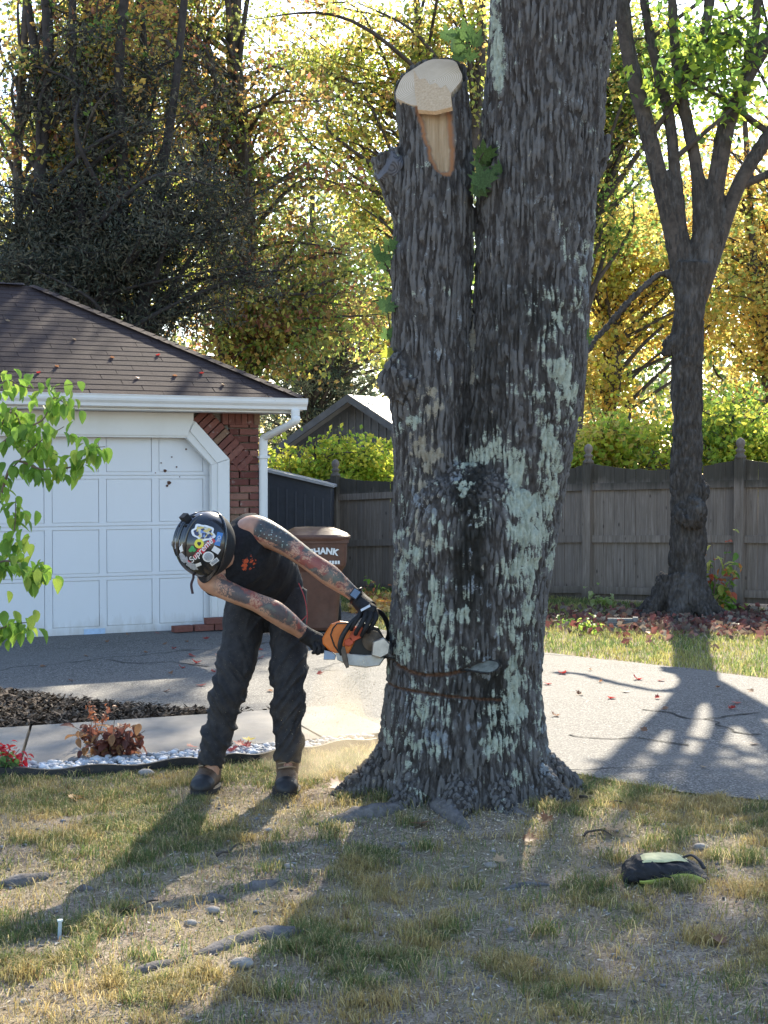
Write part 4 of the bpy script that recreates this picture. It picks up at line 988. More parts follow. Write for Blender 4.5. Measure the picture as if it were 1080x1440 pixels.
# shrubs behind the fence
for nm, lb_, cx_, cy_, Y_, cr, cc in (
    ('bright_bush', 'bright yellow-green bush behind the dark shed and fence corner', 470, 660, 21.8, [ell(430, 655, 21.8, .55, .6, .40), ell(500, 645, 21.8, .75, .7, .46), ell(530, 660, 21.8, .6, .6, .4), ell(395, 660, 21.8, .4, .5, .3), ell(470, 690, 21.8, 1, .7, .5)], LIM + [(.36, .34, .05)]),
    ('lime_bush', 'lime green bush behind the fence right of the background trunk', 1030, 640, 20.5, [ell(1040, 590, 20.5, .75, .7, .62), ell(1000, 620, 20.5, .6, .6, .5), ell(1085, 610, 20.5, .7, .6, .6), ell(1040, 670, 20.5, 1, .7, .6), ell(960, 610, 20.6, .55, .6, .55), ell(925, 640, 20.6, .5, .6, .5)], GRN[:2] + LIM),
    ('yellow_bush', 'yellow-green bush behind the fence between the thick trunk and background trunk', 880, 640, 20.8, [ell(905, 630, 20.8, .6, .6, .52), ell(830, 625, 20.8, .55, .6, .55), ell(860, 680, 20.8, .9, .7, .55), ell(800, 650, 20.8, .4, .5, .45)], LIM + YEL[:2])):
    plant(nm, lb_, 'bush', [stem(cx_, 700, cx_ + 5, cy_ - 60, Y_, .05, .02, .03), stem(cx_ - 6, 700, cx_ - 25, cy_ - 40, Y_, .04, .015, .03)], cr, nb=56, leaves=8000, size=.09, cols=cc, spread=.12, twigs=5, tw=.42, start=.05, group=None)
plant('saffron_tree', 'yellow leaved tree glimpsed between the dark stems above the garage', 'tree', [stem(120, 640, 110, -60, 29, .16, .07, .1)],
      [ell(60, 130, 29, 2.0, 1.5, 1.6), ell(180, 220, 29, 1.8, 1.5, 1.5), ell(280, 330, 28.5, 1.6, 1.4, 1.2), ell(20, 300, 29, 1.6, 1.4, 1.4), ell(150, 20, 29, 2.2, 1.5, 1.2)],
      nb=90, leaves=20000, size=.11, cols=YEL + LIM + ORA[:2] + OLV[:3], spread=.32, twigs=5, tw=.9, start=.1)
# distant woods
P = []
for k in range(120):
    x_ = rng.uniform(-420, 1500); Yk = rng.uniform(44, 58); c = at(x_, rng.uniform(230, 640), Yk); P.append(c + rng.standard_normal((460, 3)) * [1.9, 1.5, 1.0])
P = np.concatenate(P); P = P[P[:, 2] > 0]
fw = leaf_cloud(P, .27, TEA + OLV[:3] + YEL[:2] + GRN[:2] + DRK[:1], .7, .3, np.repeat(np.arange(120), 460)[:len(P)]).build('far_woods', Mleaf); tag(fw, 'distant wood of mixed dark green and autumn foliage', None, kind='stuff')

# ------------------------------------------------------------------ forked maple by the fence
RY = 15.6
def T(px, py, dy=0.0): return at(px, py, RY + dy)
RPX = RY / FPX
def limb(rows, k=5): return smooth_path(np.array([(*T(x, y, (q[3] if len(q) > 3 else 0)), q[2] * RPX) for q in rows for x, y in [q[:2]]]), k)
limbs = [limb([(957, 905, 52), (958, 868, 44), (966, 810, 33), (968, 740, 31), (968, 700, 31), (966, 640, 27), (966, 560, 26), (967, 480, 27), (970, 420, 29), (972, 370, 34)]),
         limb([(962, 400, 24), (944, 320, 21), (925, 240, 20), (905, 160, 19), (885, 80, 18), (874, 0, 17), (866, -120, 14), (850, -260, 9)]),
         limb([(966, 400, 22), (958, 330, 16), (949, 240, 14), (942, 170, 13), (928, 110, 12), (912, 40, 10), (900, -60, 8), (895, -160, 5)]),
         limb([(975, 400, 24), (986, 320, 20), (980, 240, 15), (966, 170, 14), (954, 110, 13), (948, 50, 11), (944, -50, 9), (950, -180, 6)]),
         limb([(955, 130, 11), (968, 90, 11), (988, 50, 10), (998, 0, 9), (1010, -100, 6)]),
         limb([(984, 400, 24), (998, 320, 22), (1010, 240, 21), (1024, 170, 20), (1050, 110, 17), (1078, 60, 15), (1110, -20, 12), (1130, -160, 8)]),
         limb([(1028, 165, 13), (1045, 110, 12), (1062, 40, 11), (1068, -60, 8), (1075, -200, 5)]),
         limb([(982, 420, 22), (1010, 340, 18), (1038, 262, 17), (1075, 200, 16), (1120, 140, 14), (1180, 60, 11), (1240, -60, 7)]),
         limb([(1040, 262, 10), (1080, 245, 9), (1130, 225, 7)]),
         limb([(958, 400, 13), (932, 384, 9), (905, 404, 8), (872, 438, 8), (846, 468, 8), (822, 496, 7, -.3)]),
         limb([(958, 480, 22), (944, 485, 16), (938, 492, 12), (934, 500, 8)]),
         limb([(968, 728, 30, -.12), (975, 715, 24, -.22), (972, 712, 12, -.27)]), limb([(975, 690, 26, -.05), (992, 690, 16, -.05), (998, 690, 8, -.05)])]
mb = MB()
for k_, q in enumerate(limbs): q[:, 3] *= (.60 if 0 < k_ < 10 else .80); mb.tube(q[:, :3], q[:, 3], 16)
for ang in (200, 170, 250, 300, 340, 20, 90):
    d = np.array((math.cos(R(ang)), math.sin(R(ang)), 0)); c0 = T(957, 868); c0[2] = 0
    q = smooth_path(np.array([(*(c0 + d * .12 + [0, 0, .45]), .14), (*(c0 + d * .28 + [0, 0, .18]), .10), (*(c0 + d * .48 + [0, 0, .04]), .06), (*(c0 + d * .66 + [0, 0, -.04]), .03)]), 4); mb.tube(q[:, :3], q[:, 3], 10)
Vm, Fm, Nm = remeshed(mb, .016, 6, .5)
w1, w2 = worley((Vm + (fbm(Vm * 6, 2, 4)[:, None] - .5) * .06) * [24, 24, 4.5], 5); low = sstep(4.2, 3.0, Vm[:, 2])
Vm = Vm + Nm * ((sstep(.03, .4, w2 - w1) - .6) * (.010 + .016 * low) + (fbm(Vm * [5, 5, 3], 3, 8) - .5) * .05)[:, None]
def m_bark3():
    t = NT('maple bark'); v = t.coord(); n = t.noise(t.scale(v, (1, 1, .25)), 26, 6, .7)
    c = t.ramp(n, [(.3, (.03, .025, .022)), (.5, (.06, .052, .046)), (.75, (.135, .12, .112))])
    c = t.mix(t.ramp(t.noise(t.scale(v, (1, 1, .6)), 3.2, 4, .6), [(.55, 0.0), (.68, .55)]), c, (.16, .148, .14))
    return t.principled(c, .95, t.bump(n, .7, .02), .15)
maple = thing('forked_maple', 'forked dark maple tree standing in front of the wooden fence', 'tree', tuple(T(957, 868)[:2]) + (0,))
local(maple, MB().add(Vm, Fm).build('trunk', m_bark3(), None, True))
w, l = grow(limbs[1:9], [ell(1010, 70, RY, .8, 1.0, .5), ell(930, 100, RY, .5, .8, .6), ell(1060, 130, RY, .5, .8, .4), (T(960, -200), (2.0, 1.8, .8)), (T(1060, -350), (2.0, 1.8, 1.0)), (T(850, -350), (1.9, 1.6, .9)), (T(1150, -200), (1.5, 1.6, .9)), (T(960, -480), (2.4, 2.0, .9))],
            nb=95, leaves=11500, size=.105, cols=GRN + LIM[:1], spread=.17, twigs=5, tw=.6, weights=[.3, .15, .2, 1, 1, 1, .8, 1])
local(maple, w.build('twigs', Mtwig, None, True)); local(maple, l.build('crown', Mleaf))
# ------------------------------------------------------------------ person with chainsaw
def unit(v): v = np.asarray(v, float); return v / (np.linalg.norm(v) + 1e-12)
def loft(rings, n=28, caps=True, p=2.0):
    """rings: (centre, U, V, ru, rv) closed elliptic sections"""
    A = np.linspace(0, 2 * np.pi, n, endpoint=False); V = []
    c_, s_ = np.cos(A), np.sin(A); ce, se = np.sign(c_) * np.abs(c_) ** (2 / p), np.sign(s_) * np.abs(s_) ** (2 / p)
    for c, U, W, ru, rv in rings: V.append(np.asarray(c) + np.outer(ce * ru, U) + np.outer(se * rv, W))
    m = len(rings); V = np.concatenate(V); i = np.arange(m - 1)[:, None] * n; j = np.arange(n)[None]; j2 = (j + 1) % n
    F = np.stack([i + j, i + j2, i + n + j2, i + n + j], -1).reshape(-1, 4); mb = MB().add(V, F)
    if caps: mb.F.append(np.array([np.arange(n)[::-1]])); mb.F.append(np.array([(m - 1) * n + np.arange(n)]))
    return mb
def merge(*mbs):
    o = MB()
    for m in mbs:
        b = o.n; o.V += m.V; o.F += [f + b for f in m.F]; o.n += m.n
    return o
def chain(rows, k=5, n=14):
    P = smooth_path(np.array([(*at(x, y, Y), r) for x, y, Y, r in rows]), k); return MB().tube(P[:, :3], P[:, 3], n)
def ball(c, r, sub=2, M=None):
    V, F = ico(sub); V = V * np.asarray(r)
    if M is not None: V = V @ np.asarray(M).T
    return MB().add(V + np.asarray(c), F)
base = gr(345, 1108)
man = thing('person', 'person in black sleeveless top, helmet and tattooed arms bending with a chainsaw at the trunk', 'person', tuple(base))
# frames of the bent torso
sh_l, sh_r = at(353, 748, 6.97), at(297, 816, 6.84)
U = unit(sh_l - sh_r); spine = unit(at(322, 776, 6.90) - at(382, 826, 7.33)); Wn = unit(np.cross(spine, U)); U = unit(np.cross(Wn, spine))
# ---- helmet / head frame
hc = at(289, 765, 6.74)
ha = unit((-.77, -.60, .12)); hf = np.array((.12, .10, -1.)); hf = unit(hf - ha * np.dot(hf, ha)); hs = np.cross(ha, hf)
def skin_mat():
    t = NT('tattooed skin'); v = t.coord()
    sk = t.ramp(t.noise(v, 14, 5, .6), [(.3, (.36, .185, .12)), (.7, (.50, .29, .20))])
    w = t.n('TexNoise', {'Vector': v, 'Scale': 16, 'Detail': 3}).outputs[1]
    vv = t.n('VectorMath', {0: v, 1: t.n('VectorMath', {0: w, 'Scale': .10}, operation='SCALE').outputs[0]}, operation='ADD').outputs[0]
    big = t.noise(vv, 17, 4, .6); ink = t.ramp(big, [(.44, 0.0), (.50, 1.0)])
    ln = t.ramp(t.voro(vv, 55, 'DISTANCE_TO_EDGE'), [(.03, 1.0), (.10, 0.0)])
    red = t.ramp(t.noise(vv, 11, 3, .5), [(.54, 0.0), (.60, .85)])
    inkc = t.mix(red, (.035, .05, .065), (.26, .045, .04))
    inkc = t.mix(t.ramp(t.noise(vv, 9, 3), [(.55, 0.0), (.62, .8)]), inkc, (.07, .12, .11))
    full = t.math('MAXIMUM', t.math('MULTIPLY', ink, .82), t.math('MULTIPLY', ln, .9))
    c = t.mix(t.math('MULTIPLY', full, t.attr('tattoo')), sk, inkc)
    dots = t.math('MULTIPLY', t.ramp(t.voro(v, 62), [(.16, 1.0), (.24, 0.0)]), t.attr('upper'))
    up = t.math('MULTIPLY', t.attr('upper'), .85); c = t.mix(up, c, (.035, .05, .055)); c = t.mix(t.math('MULTIPLY', dots, .85), c, (.40, .50, .48))
    return t.principled(c, .5, t.bump(t.noise(v, 120, 4), .15, .003), .4, **{'Subsurface Weight': .06, 'Subsurface Scale': .02})
body = MB()
body = merge(
    loft([(at(382, 835, 7.34), U, Wn, .15, .115), (at(372, 808, 7.25), U, Wn, .145, .11), (at(352, 796, 7.12), U, Wn, .165, .12), (at(334, 786, 7.0), U, Wn, .175, .12), (at(324, 779, 6.93), U, Wn, .15, .085), (at(318, 775, 6.89), U, Wn, .08, .065)]),
    chain([(324, 780, 6.95, .075), (312, 773, 6.86, .062), (300, 769, 6.80, .06)]),
    ball(hc - ha * .035, (.1, .1, .1)), ball(hc - ha * .02 + hf * .02, (.085, .085, .1)), ball(hc - ha * .10 + hf * .055, (.06, .06, .06)), ball(hc - ha * .045 + hf * .112, (.02, .02, .02)),
    ball(hc - ha * .062 + hf * .108, (.017, .017, .017)), ball(hc - ha * .095 + hf * .098, (.026, .026, .02)), ball(hc - ha * .05 + hs * .095, (.02, .02, .03)), ball(hc - ha * .05 - hs * .095, (.02, .02, .03)),
    chain([(336, 766, 7.0, .07), (350, 747, 6.97, .073), (365, 747, 6.96, .073), (390, 758, 6.94, .063), (415, 774, 6.93, .053), (438, 791, 6.92, .049), (462, 808, 6.93, .054), (480, 822, 6.94, .044), (494, 833, 6.94, .036), (505, 842, 6.93, .034), (516, 852, 6.92, .028)], 5, 18),
    chain([(312, 800, 6.9, .07), (294, 813, 6.84, .060), (304, 823, 6.82, .052), (332, 836, 6.84, .047), (360, 847, 6.88, .046), (384, 859, 6.92, .055), (404, 873, 6.97, .050), (420, 885, 7.03, .040), (432, 893, 7.06, .035), (442, 899, 7.08, .032)], 5, 18),
    chain([(352, 838, 7.32, .085), (338, 900, 7.26, .075), (322, 962, 7.18, .06), (306, 1035, 7.17, .05), (296, 1090, 7.15, .04)]), chain([(400, 838, 7.32, .085), (405, 900, 7.26, .075), (405, 975, 7.17, .06), (405, 1040, 7.16, .05), (404, 1088, 7.13, .04)]))
V, F, N = remeshed(body, .0062, 5, .5)
qx, qy = to_px(V[:, 0], V[:, 1], V[:, 2])
armL = (qx > 352 + (qy < 760) * 4); armR = (qy > 806) & (V[:, 1] < 7.12)
dl = (qx - 352) * .86 + (qy - 748) * .5; up = armL * sstep(-3, 6, dl) * sstep(68, 50, dl + (fbm(V * 30, 2, 3) - .5) * 30) * (V[:, 1] < 7.06) * (qy < 800) * sstep(-.8, -.2, (qy - 748 - (qx - 352) * .62) * -.04 + .3)
tat = np.clip(armL * sstep(0, 10, dl) + armR * sstep(296, 312, qx), 0, 1) * (V[:, 1] < 7.12) * (N[:, 2] > -.55)
local(man, MB().add(V, F).build('body', skin_mat(), None, True, {'tattoo': tat, 'upper': up * (N[:, 2] > -.3)}))
# ---- sleeveless top
def m_shirt():
    t = NT('black cotton top'); v = t.coord()
    c = t.ramp(t.noise(v, 60, 5, .6), [(.3, (.008, .008, .010)), (.7, (.018, .018, .021))])
    lc = at(351, 791, 6.93); d = t.n('VectorMath', {0: v, 1: tuple(lc)}, operation='SUBTRACT').outputs[0]
    s = t.n('SeparateXYZ', {0: d}); x_, z_ = s.outputs[0], s.outputs[2]
    n = t.noise(v, 45, 3, .6)
    r_ = t.math('ADD', t.math('POWER', t.math('MULTIPLY', x_, 1 / .038), 2.0), t.math('POWER', t.math('MULTIPLY', z_, 1 / .045), 2.0))
    k = t.ramp(t.math('ADD', r_, t.math('MULTIPLY', t.math('SUBTRACT', n, .5), 7.0)), [(.35, 1.0), (.55, 0.0)])
    k = t.math('MULTIPLY', k, t.ramp(r_, [(.9, 1.0), (1.0, 0.0)]))
    c = t.mix(t.math('MULTIPLY', k, .85), c, (.55, .09, .03))
    return t.principled(c, .85, t.bump(t.noise(v, 300, 3), .3, .002), .25)
rings = [(at(388, 846, 7.36), U, Wn, .178, .15), (at(378, 826, 7.31), U, Wn, .183, .15), (at(368, 808, 7.22), U, Wn, .188, .148), (at(351, 797, 7.11), U, Wn, .205, .155), (at(335, 787, 7.0), U, Wn, .212, .148), (at(326, 780, 6.945), U, Wn, .232, .125), (at(321, 777, 6.91), U, Wn, .20, .098), (at(317, 774, 6.88), U, Wn, .125, .08), (at(314, 773, 6.865), U, Wn, .085, .066)]
V, F, N = remeshed(loft(rings, 40), .0075, 4, .5)
tl = (V - at(334, 786, 7)) @ spine; ul = (V - at(334, 786, 7)) @ U
fold = fbm(np.c_[tl * 9 + ul * 3, ul * 5, (V @ Wn) * 5], 3, 4); rid = 1 - np.abs(fold - .5) * 4
V = V + N * ((rid - .5) * .014)[:, None]
local(man, MB().add(V, F).build('sleeveless_top', m_shirt(), None, True))
# ---- trousers
def m_trouser():
    t = NT('black work trousers'); v = t.coord()
    c = t.ramp(t.noise(v, 30, 5, .65), [(.3, (.014, .014, .017)), (.7, (.032, .031, .034))])
    dust = t.math('MULTIPLY', t.ramp(t.noise(v, 9, 6, .7), [(.46, 0.0), (.8, .42)]), t.n('MapRange', {0: t.n('SeparateXYZ', {0: v}).outputs[2], 1: 1.0, 2: .35, 3: .1, 4: 1.0}).outputs[0])
    c = t.mix(dust, c, (.12, .10, .085)); c = t.mix(t.ramp(t.voro(v, 90), [(.06, .8), (.10, 0.0)]), c, (.30, .25, .19))
    return t.principled(c, .8, t.bump(t.noise(v, 260, 3), .35, .002), .3)
X = np.array((1., 0, 0)); Yv = np.array((0, 1., 0))
legs = [[(352, 832, 7.33, .118), (345, 865, 7.30, .112), (338, 905, 7.25, .100), (327, 945, 7.19, .094), (320, 975, 7.17, .086), (314, 1005, 7.18, .083), (304, 1040, 7.17, .080), (299, 1062, 7.16, .071), (296, 1076, 7.155, .066)],
        [(401, 832, 7.33, .115), (404, 865, 7.30, .104), (406, 905, 7.25, .097), (406, 945, 7.19, .094), (405, 975, 7.16, .086), (405, 1005, 7.17, .080), (406, 1040, 7.16, .076), (405, 1058, 7.15, .067), (404, 1071, 7.14, .063)]]
hipr = loft([(at(378, 868, 7.32), X, Yv, .14, .10), (at(377, 850, 7.33), X, Yv, .190, .135), (at(379, 832, 7.34), U * .6 + X * .4, Wn, .195, .145), (at(381, 818, 7.31), U, Wn, .180, .14), (at(376, 808, 7.27), U, Wn, .165, .13)], 32)
V, F, N = remeshed(merge(hipr, chain(legs[0], 6, 22), chain(legs[1], 6, 22)), .0075, 6, .5)
z = V[:, 2]; hem = z < .092
w_ = (fbm(V * 5, 2, 8) - .5)
bands = fbm(np.c_[V[:, 0] * 5 + w_, V[:, 1] * 5, z * 10 + V[:, 0] * 14 * np.where(V[:, 0] < -.7, 1, -1)], 3, 15); rid = np.clip(1 - np.abs(bands - .5) * 7, 0, 1) ** 1.3
amt = .018 * np.interp(z, [.1, .2, .35, .55, .7, .95], [1.0, .9, 1.0, 1.15, .5, .25])
bag = .0035 * np.sin(z * 30 + np.where(V[:, 0] < -.7, 0, 1.7)) * np.interp(z, [.1, .6, .75], [1, 1, 0])
V = V + N * ((rid - .45) * amt + bag + (fbm(V * 30, 2, 5) - .5) * .006)[:, None]
local(man, MB().add(V, F).build('trousers', m_trouser(), None, True))
Mred = simple('red piping', (.38, .06, .07), .6)
for pts in ([(420, 820, 7.2), (428, 840, 7.19), (432, 862, 7.185), (431, 878, 7.19)], [(431, 866, 7.175), (420, 876, 7.165), (409, 880, 7.17)]):
    local(man, MB().tube(smooth_path([at(*p) for p in pts], 5), .0028, 5).build('piping', Mred))
# ---- boots
Mboot = simple('brown boot leather', (.105, .062, .038), .6, var=.35, sc=30, bump=.3, dirt=(.12, .09, .065)); Mtoe = simple('black toe cap', (.022, .022, .024), .5, var=.3); Msole = simple('boot sole rubber', (.03, .03, .03), .8); Mlace = simple('tan lace', (.32, .24, .16), .8)
for (hx, hy, yaw, lean) in ((at(294, 1088, 7.17)[0], 7.19, R(-8), 0), (at(404, 1086, 7.15)[0], 7.15, R(2), 0)):
    Mx = np.array([[math.cos(yaw), -math.sin(yaw), 0], [math.sin(yaw), math.cos(yaw), 0], [0, 0, 1]]); o0 = np.array((hx, hy, 0.0))
    def bw(p): return Mx @ np.asarray(p, float) + o0
    e1, e2 = Mx @ X, Mx @ Yv; e3 = np.array((0, 0, 1.))
    boot = thing('boot', None, None); [boot.__delitem__(k) for k in ('label', 'category') if k in boot]; boot.parent = man
    boot.matrix_parent_inverse = Matrix.Translation(man.location).inverted()
    up_ = merge(loft([(bw((0, .02, .03)), e1, e2, .052, .066), (bw((0, .012, .08)), e1, e2, .056, .074), (bw((0, .018, .13)), e1, e2, .060, .070), (bw((0, .02, .185)), e1, e2, .064, .068)], 20),
                loft([(bw((0, .06, .045)), e1, e3, .045, .04), (bw((0, 0, .06)), e1, e3, .054, .06), (bw((0, -.07, .062)), e1, e3, .057, .058), (bw((0, -.13, .05)), e1, e3, .058, .045), (bw((0, -.18, .042)), e1, e3, .05, .036), (bw((0, -.205, .035)), e1, e3, .02, .018)], 20))
    Vb, Fb, Nb = remeshed(up_, .006, 5, .5); MB().add(Vb, Fb).build('upper', Mboot, boot, True)
    Vt, Ft, Nt = remeshed(loft([(bw((0, -.115, .05)), e1, e3, .0595, .047), (bw((0, -.135, .050)), e1, e3, .0615, .046), (bw((0, -.175, .044)), e1, e3, .055, .040), (bw((0, -.205, .036)), e1, e3, .026, .022), (bw((0, -.212, .034)), e1, e3, .01, .01)], 24), .006, 4, .5)
    MB().add(Vt, Ft).build('toe_cap', Mtoe, boot, True)
    sole = []
    for a_ in np.linspace(0, 2 * np.pi, 28, endpoint=False):
        yy = -.072 - .142 * math.cos(a_); xx = .066 * math.sin(a_) * (1 - .12 * math.cos(a_ * 2)); sole.append(tuple(bw((xx, yy, 0))[:2]))
    MB().prism(sole[::-1] if False else sole, .004, .026).build('sole', Msole, boot)
    for k in range(5):
        zc = .075 + k * .022; yc = -.06 + k * .008 - .028 * (k == 0) * 0
        yc -= .012; P = smooth_path([bw((-.044, yc + .022, zc - .004)), bw((-.018, yc - .016, zc + .008)), bw((.018, yc - .014, zc + .012)), bw((.044, yc + .022, zc))], 4); MB().tube(P, .0035, 5).build('lace', Mlace, boot)
# ---- helmet
A_, Fq, Sq = .150, .158, .136
def hp_(th, ph, k=1.0): return hc + (ha * A_ * math.cos(th) + (hf * Fq * math.cos(ph) + hs * Sq * math.sin(ph)) * math.sin(th)) * k
def dome(t0, t1, k0, k1, nt=14, nph=48):
    V = []
    for i in range(nt + 1):
        th = t0 + (t1 - t0) * i / nt; kk = k0 + (k1 - k0) * i / nt
        for j in range(nph): V.append(hp_(th, 2 * math.pi * j / nph, kk))
    F = [(i*nph+j, i*nph+(j+1) % nph, (i+1)*nph+(j+1) % nph, (i+1)*nph+j) for i in range(nt) for j in range(nph)]
    return np.array(V), F
Mhel = simple('glossy black helmet', (.012, .013, .017), .22, .5, var=.3, sc=20, coat=.6); Mmat = simple('matte black liner', (.014, .014, .016), .75)
helmet = thing('helmet', None, None); [helmet.__delitem__(k) for k in ('label', 'category') if k in helmet]; helmet.parent = man; helmet.matrix_parent_inverse = Matrix.Translation(man.location).inverted()
V1, F1 = dome(.02, R(102), 1, 1); V2_, F2_ = dome(R(102), .02, .97, .97)
shell = MB().add(V1, F1); shell.add(V2_, F2_); nph = 48
shell.add(np.concatenate([V1[-nph:], V2_[:nph]]), [(j, (j+1) % nph, nph + (j+1) % nph, nph + j) for j in range(nph)]); shell.build('shell', Mhel, helmet, True)
rim = np.array([hp_(R(101), 2 * math.pi * j / 60, 1.015) for j in range(61)]); MB().tube(rim, .0055, 6, False).build('rim', Mhel, helmet, True)
# crown ridges with vents, lamp clip at the back, brim over the face, lower band and hanging strap
for off in (-.35, 0, .35):
    P = []
    for t_ in np.linspace(-1.15, .5, 14):
        d = ha * math.cos(t_) * A_ + hf * math.sin(t_) * Fq; P.append(hc + (d * math.cos(off) + hs * math.sin(off) * Sq * math.cos(t_ * .5)) * 1.0)
    MB().tube(P, np.interp(np.arange(14), [0, 3, 10, 13], [.003, .011, .011, .003]), 8).build('crown_ridge', Mhel, helmet, True)
for off in (-.18, .18):
    for t_ in (-.9, -.5):
        d = ha * math.cos(t_) * A_ + hf * math.sin(t_) * Fq; c = hc + (d * math.cos(off) + hs * math.sin(off) * Sq) * 1.0
        ball(c, (.013, .010, .006), 1).build('vent', Mmat, helmet, True)
bk = hc + (ha * math.cos(-.75) * A_ + hf * math.sin(-.75) * Fq) * 1.04 + ha * .01
Mb = Matrix((tuple(hs), tuple(unit(ha * math.cos(-.75) + hf * math.sin(-.75))), tuple(np.cross(hs, unit(ha * math.cos(-.75) + hf * math.sin(-.75)))))).transposed().to_4x4(); Mb.translation = Vector(bk)
MB().box((-.022, -.02, -.016), (.022, .016, .016), Mb).build('lamp_clip', Mmat, helmet)
V3, F3 = dome(R(80), R(98), 1.0, 1.0, 4, 40)
br = MB(); nb_ = 17; rows_ = []
for i in range(4):
    for j in range(nb_):
        ph = -.95 + 1.9 * j / (nb_ - 1); p = hp_(R(92), ph, 1.0) + (hf * math.cos(ph) * .022 * (1 - abs(ph) / 1.3) + hf * .006 - ha * .006) * (i / 3); rows_.append(p)
br.add(rows_, [(i*nb_+j, i*nb_+j+1, (i+1)*nb_+j+1, (i+1)*nb_+j) for i in range(3) for j in range(nb_ - 1)]); br.add(np.array(rows_) - ha * .005, [(i*nb_+j, (i+1)*nb_+j, (i+1)*nb_+j+1, i*nb_+j+1) for i in range(3) for j in range(nb_ - 1)]); br.build('brim', Mhel, helmet, True)
V4, F4 = dome(R(103), R(138), 1.01, .99, 8, 44); lb_ = MB().add(V4, F4); V5, F5 = dome(R(138), R(103), .95, .97, 8, 44); lb_.add(V5, F5); lb_.build('neck_band', Mmat, helmet, True)
sp_ = smooth_path([at(271, 803, 6.72), at(272, 812, 6.70), at(269, 822, 6.70), at(271, 835, 6.70)], 5); MB().tube(sp_, .006, 6, flat=.4).build('chin_strap', simple('dark strap', (.05, .03, .035), .7), helmet, True)
# stickers wrapped on the shell
def on_helmet(px, py, k=1.006):
    o = np.array((0, 0, CAMZ)); d = unit(at(px, py, 6.7) - o)
    B = np.stack([ha / A_, hf / Fq, hs / Sq]); oo, dd = B @ (o - hc), B @ d
    a, b, c = dd @ dd, 2 * oo @ dd, oo @ oo - k * k; D = b * b - 4 * a * c
    if D < 0: D = 0
    return o + d * ((-b - math.sqrt(D)) / (2 * a))
def sticker(name, pts, mat, k=1.006, centre=None):
    """polygon in photo space laid on the helmet shell, subdivided into a fan of rings"""
    P = np.array(pts, float); c = P.mean(0) if centre is None else np.array(centre); mb = MB(); n = len(P); V = [on_helmet(*c, k)]
    for f in (.5, 1.0):
        for p in P: V.append(on_helmet(*(c + (p - c) * f), k))
    i = np.arange(n); j = (i + 1) % n
    mb.add(V, np.stack([np.zeros(n, int), 1 + i, 1 + j], 1)); mb.F.append(np.stack([1 + i, 1 + n + i, 1 + n + j, 1 + j], 1)); return mb.build(name, mat, helmet)
def circ(cx, cy, rx, ry=None, rot=0, n=20, wob=0):
    ry = ry or rx; o = []
    for a_ in np.linspace(0, 2 * np.pi, n, endpoint=False):
        f = 1 + wob * math.sin(5 * a_) + wob * .6 * math.sin(8 * a_ + 1); x_, y_ = rx * f * math.cos(a_), ry * f * math.sin(a_); o.append((cx + x_ * math.cos(rot) - y_ * math.sin(rot), cy + x_ * math.sin(rot) + y_ * math.cos(rot)))
    return o
def rect(cx, cy, w, h, rot):
    o = []
    for x_, y_ in ((-w, -h), (0, -h), (w, -h), (w, 0), (w, h), (0, h), (-w, h), (-w, 0)): o.append((cx + x_ / 2 * math.cos(rot) - y_ / 2 * math.sin(rot), cy + x_ / 2 * math.sin(rot) + y_ / 2 * math.cos(rot)))
    return o
def helmet_text(body, cx, cy, size, rot, mat, k=1.016, bold=.0, shear=0.0):
    tv, tf = text_vf(body, 1.0, 0, bold); V = []
    for x_, y_, _ in tv:
        X_, Y_ = (x_ + shear * y_) * size, -y_ * size; V.append(on_helmet(cx + X_ * math.cos(rot) - Y_ * math.sin(rot), cy + X_ * math.sin(rot) + Y_ * math.cos(rot), k))
    mb = MB(); mb.V.append(np.array(V)); mb.n = len(V); mb.F += tf; return mb.build('sticker_print', mat, helmet)
sw = simple('white sticker', (.72, .72, .72), .4, var=.05); sr = simple('red sticker', (.52, .03, .05), .4, var=.05); sy = simple('yellow sticker', (.70, .62, .06), .4, var=.05); sg = simple('green sticker', (.05, .30, .10), .4); sb = simple('blue sticker', (.06, .20, .50), .4); sk_ = simple('grey sticker', (.34, .36, .40), .4, var=.3, sc=120); sd = simple('dark print', (.03, .03, .04), .5)
def m_badge():
    t = NT('emblem print'); v = t.coord(); n = t.voro(v, 90, out='Color'); s = t.n('SeparateColor', {0: n}).outputs[0]
    return t.principled(t.ramp(s, [(0, (.05, .06, .12)), (.35, (.55, .53, .42)), (.6, (.20, .28, .50)), (.8, (.60, .45, .15)), (1, (.12, .1, .1))], 'CONSTANT'), .4)
sm = m_badge()
sticker('sticker', circ(286, 749, 16.5, 11.5, .2, 40, .09), sw, 1.006); sticker('sticker', circ(286, 749, 13.2, 8.8, .2, 40, .09), sm, 1.012)
sticker('sticker', circ(280, 764.5, 6.6), sy, 1.009); sticker('sticker', circ(280, 764.5, 2.6, 2.6, 0, 8, .2), sd, 1.015)
for dx_, dy_ in ((-2.6, .8), (2.2, .4), (0, -2.8)): sticker('sticker', circ(270.5 + dx_, 773 + dy_, 2.7), sg, 1.008 + .002 * (dx_ > 0) + .001 * (dy_ < 0))
rot = math.atan2(757 - 791, 300 - 266)
sticker('sticker', rect(283, 774.5, 48, 10.0, rot), sr, 1.007); helmet_text('Supreme', 283, 774.0, 12.0, rot, sw, 1.018, .012, .2)
sticker('sticker', rect(307.5, 758, 8, 19, .25), sb, 1.006); helmet_text('OIL', 307.5, 758, 6.5, .25 + math.pi / 2, sw, 1.014)
sticker('sticker', circ(293, 783, 8.2, 7.4), sw, 1.007); sticker('sticker', circ(293, 783, 6.2, 5.6), sk_, 1.012); helmet_text('69', 293, 783, 7, -.3, sd, 1.018, .01) if False else None
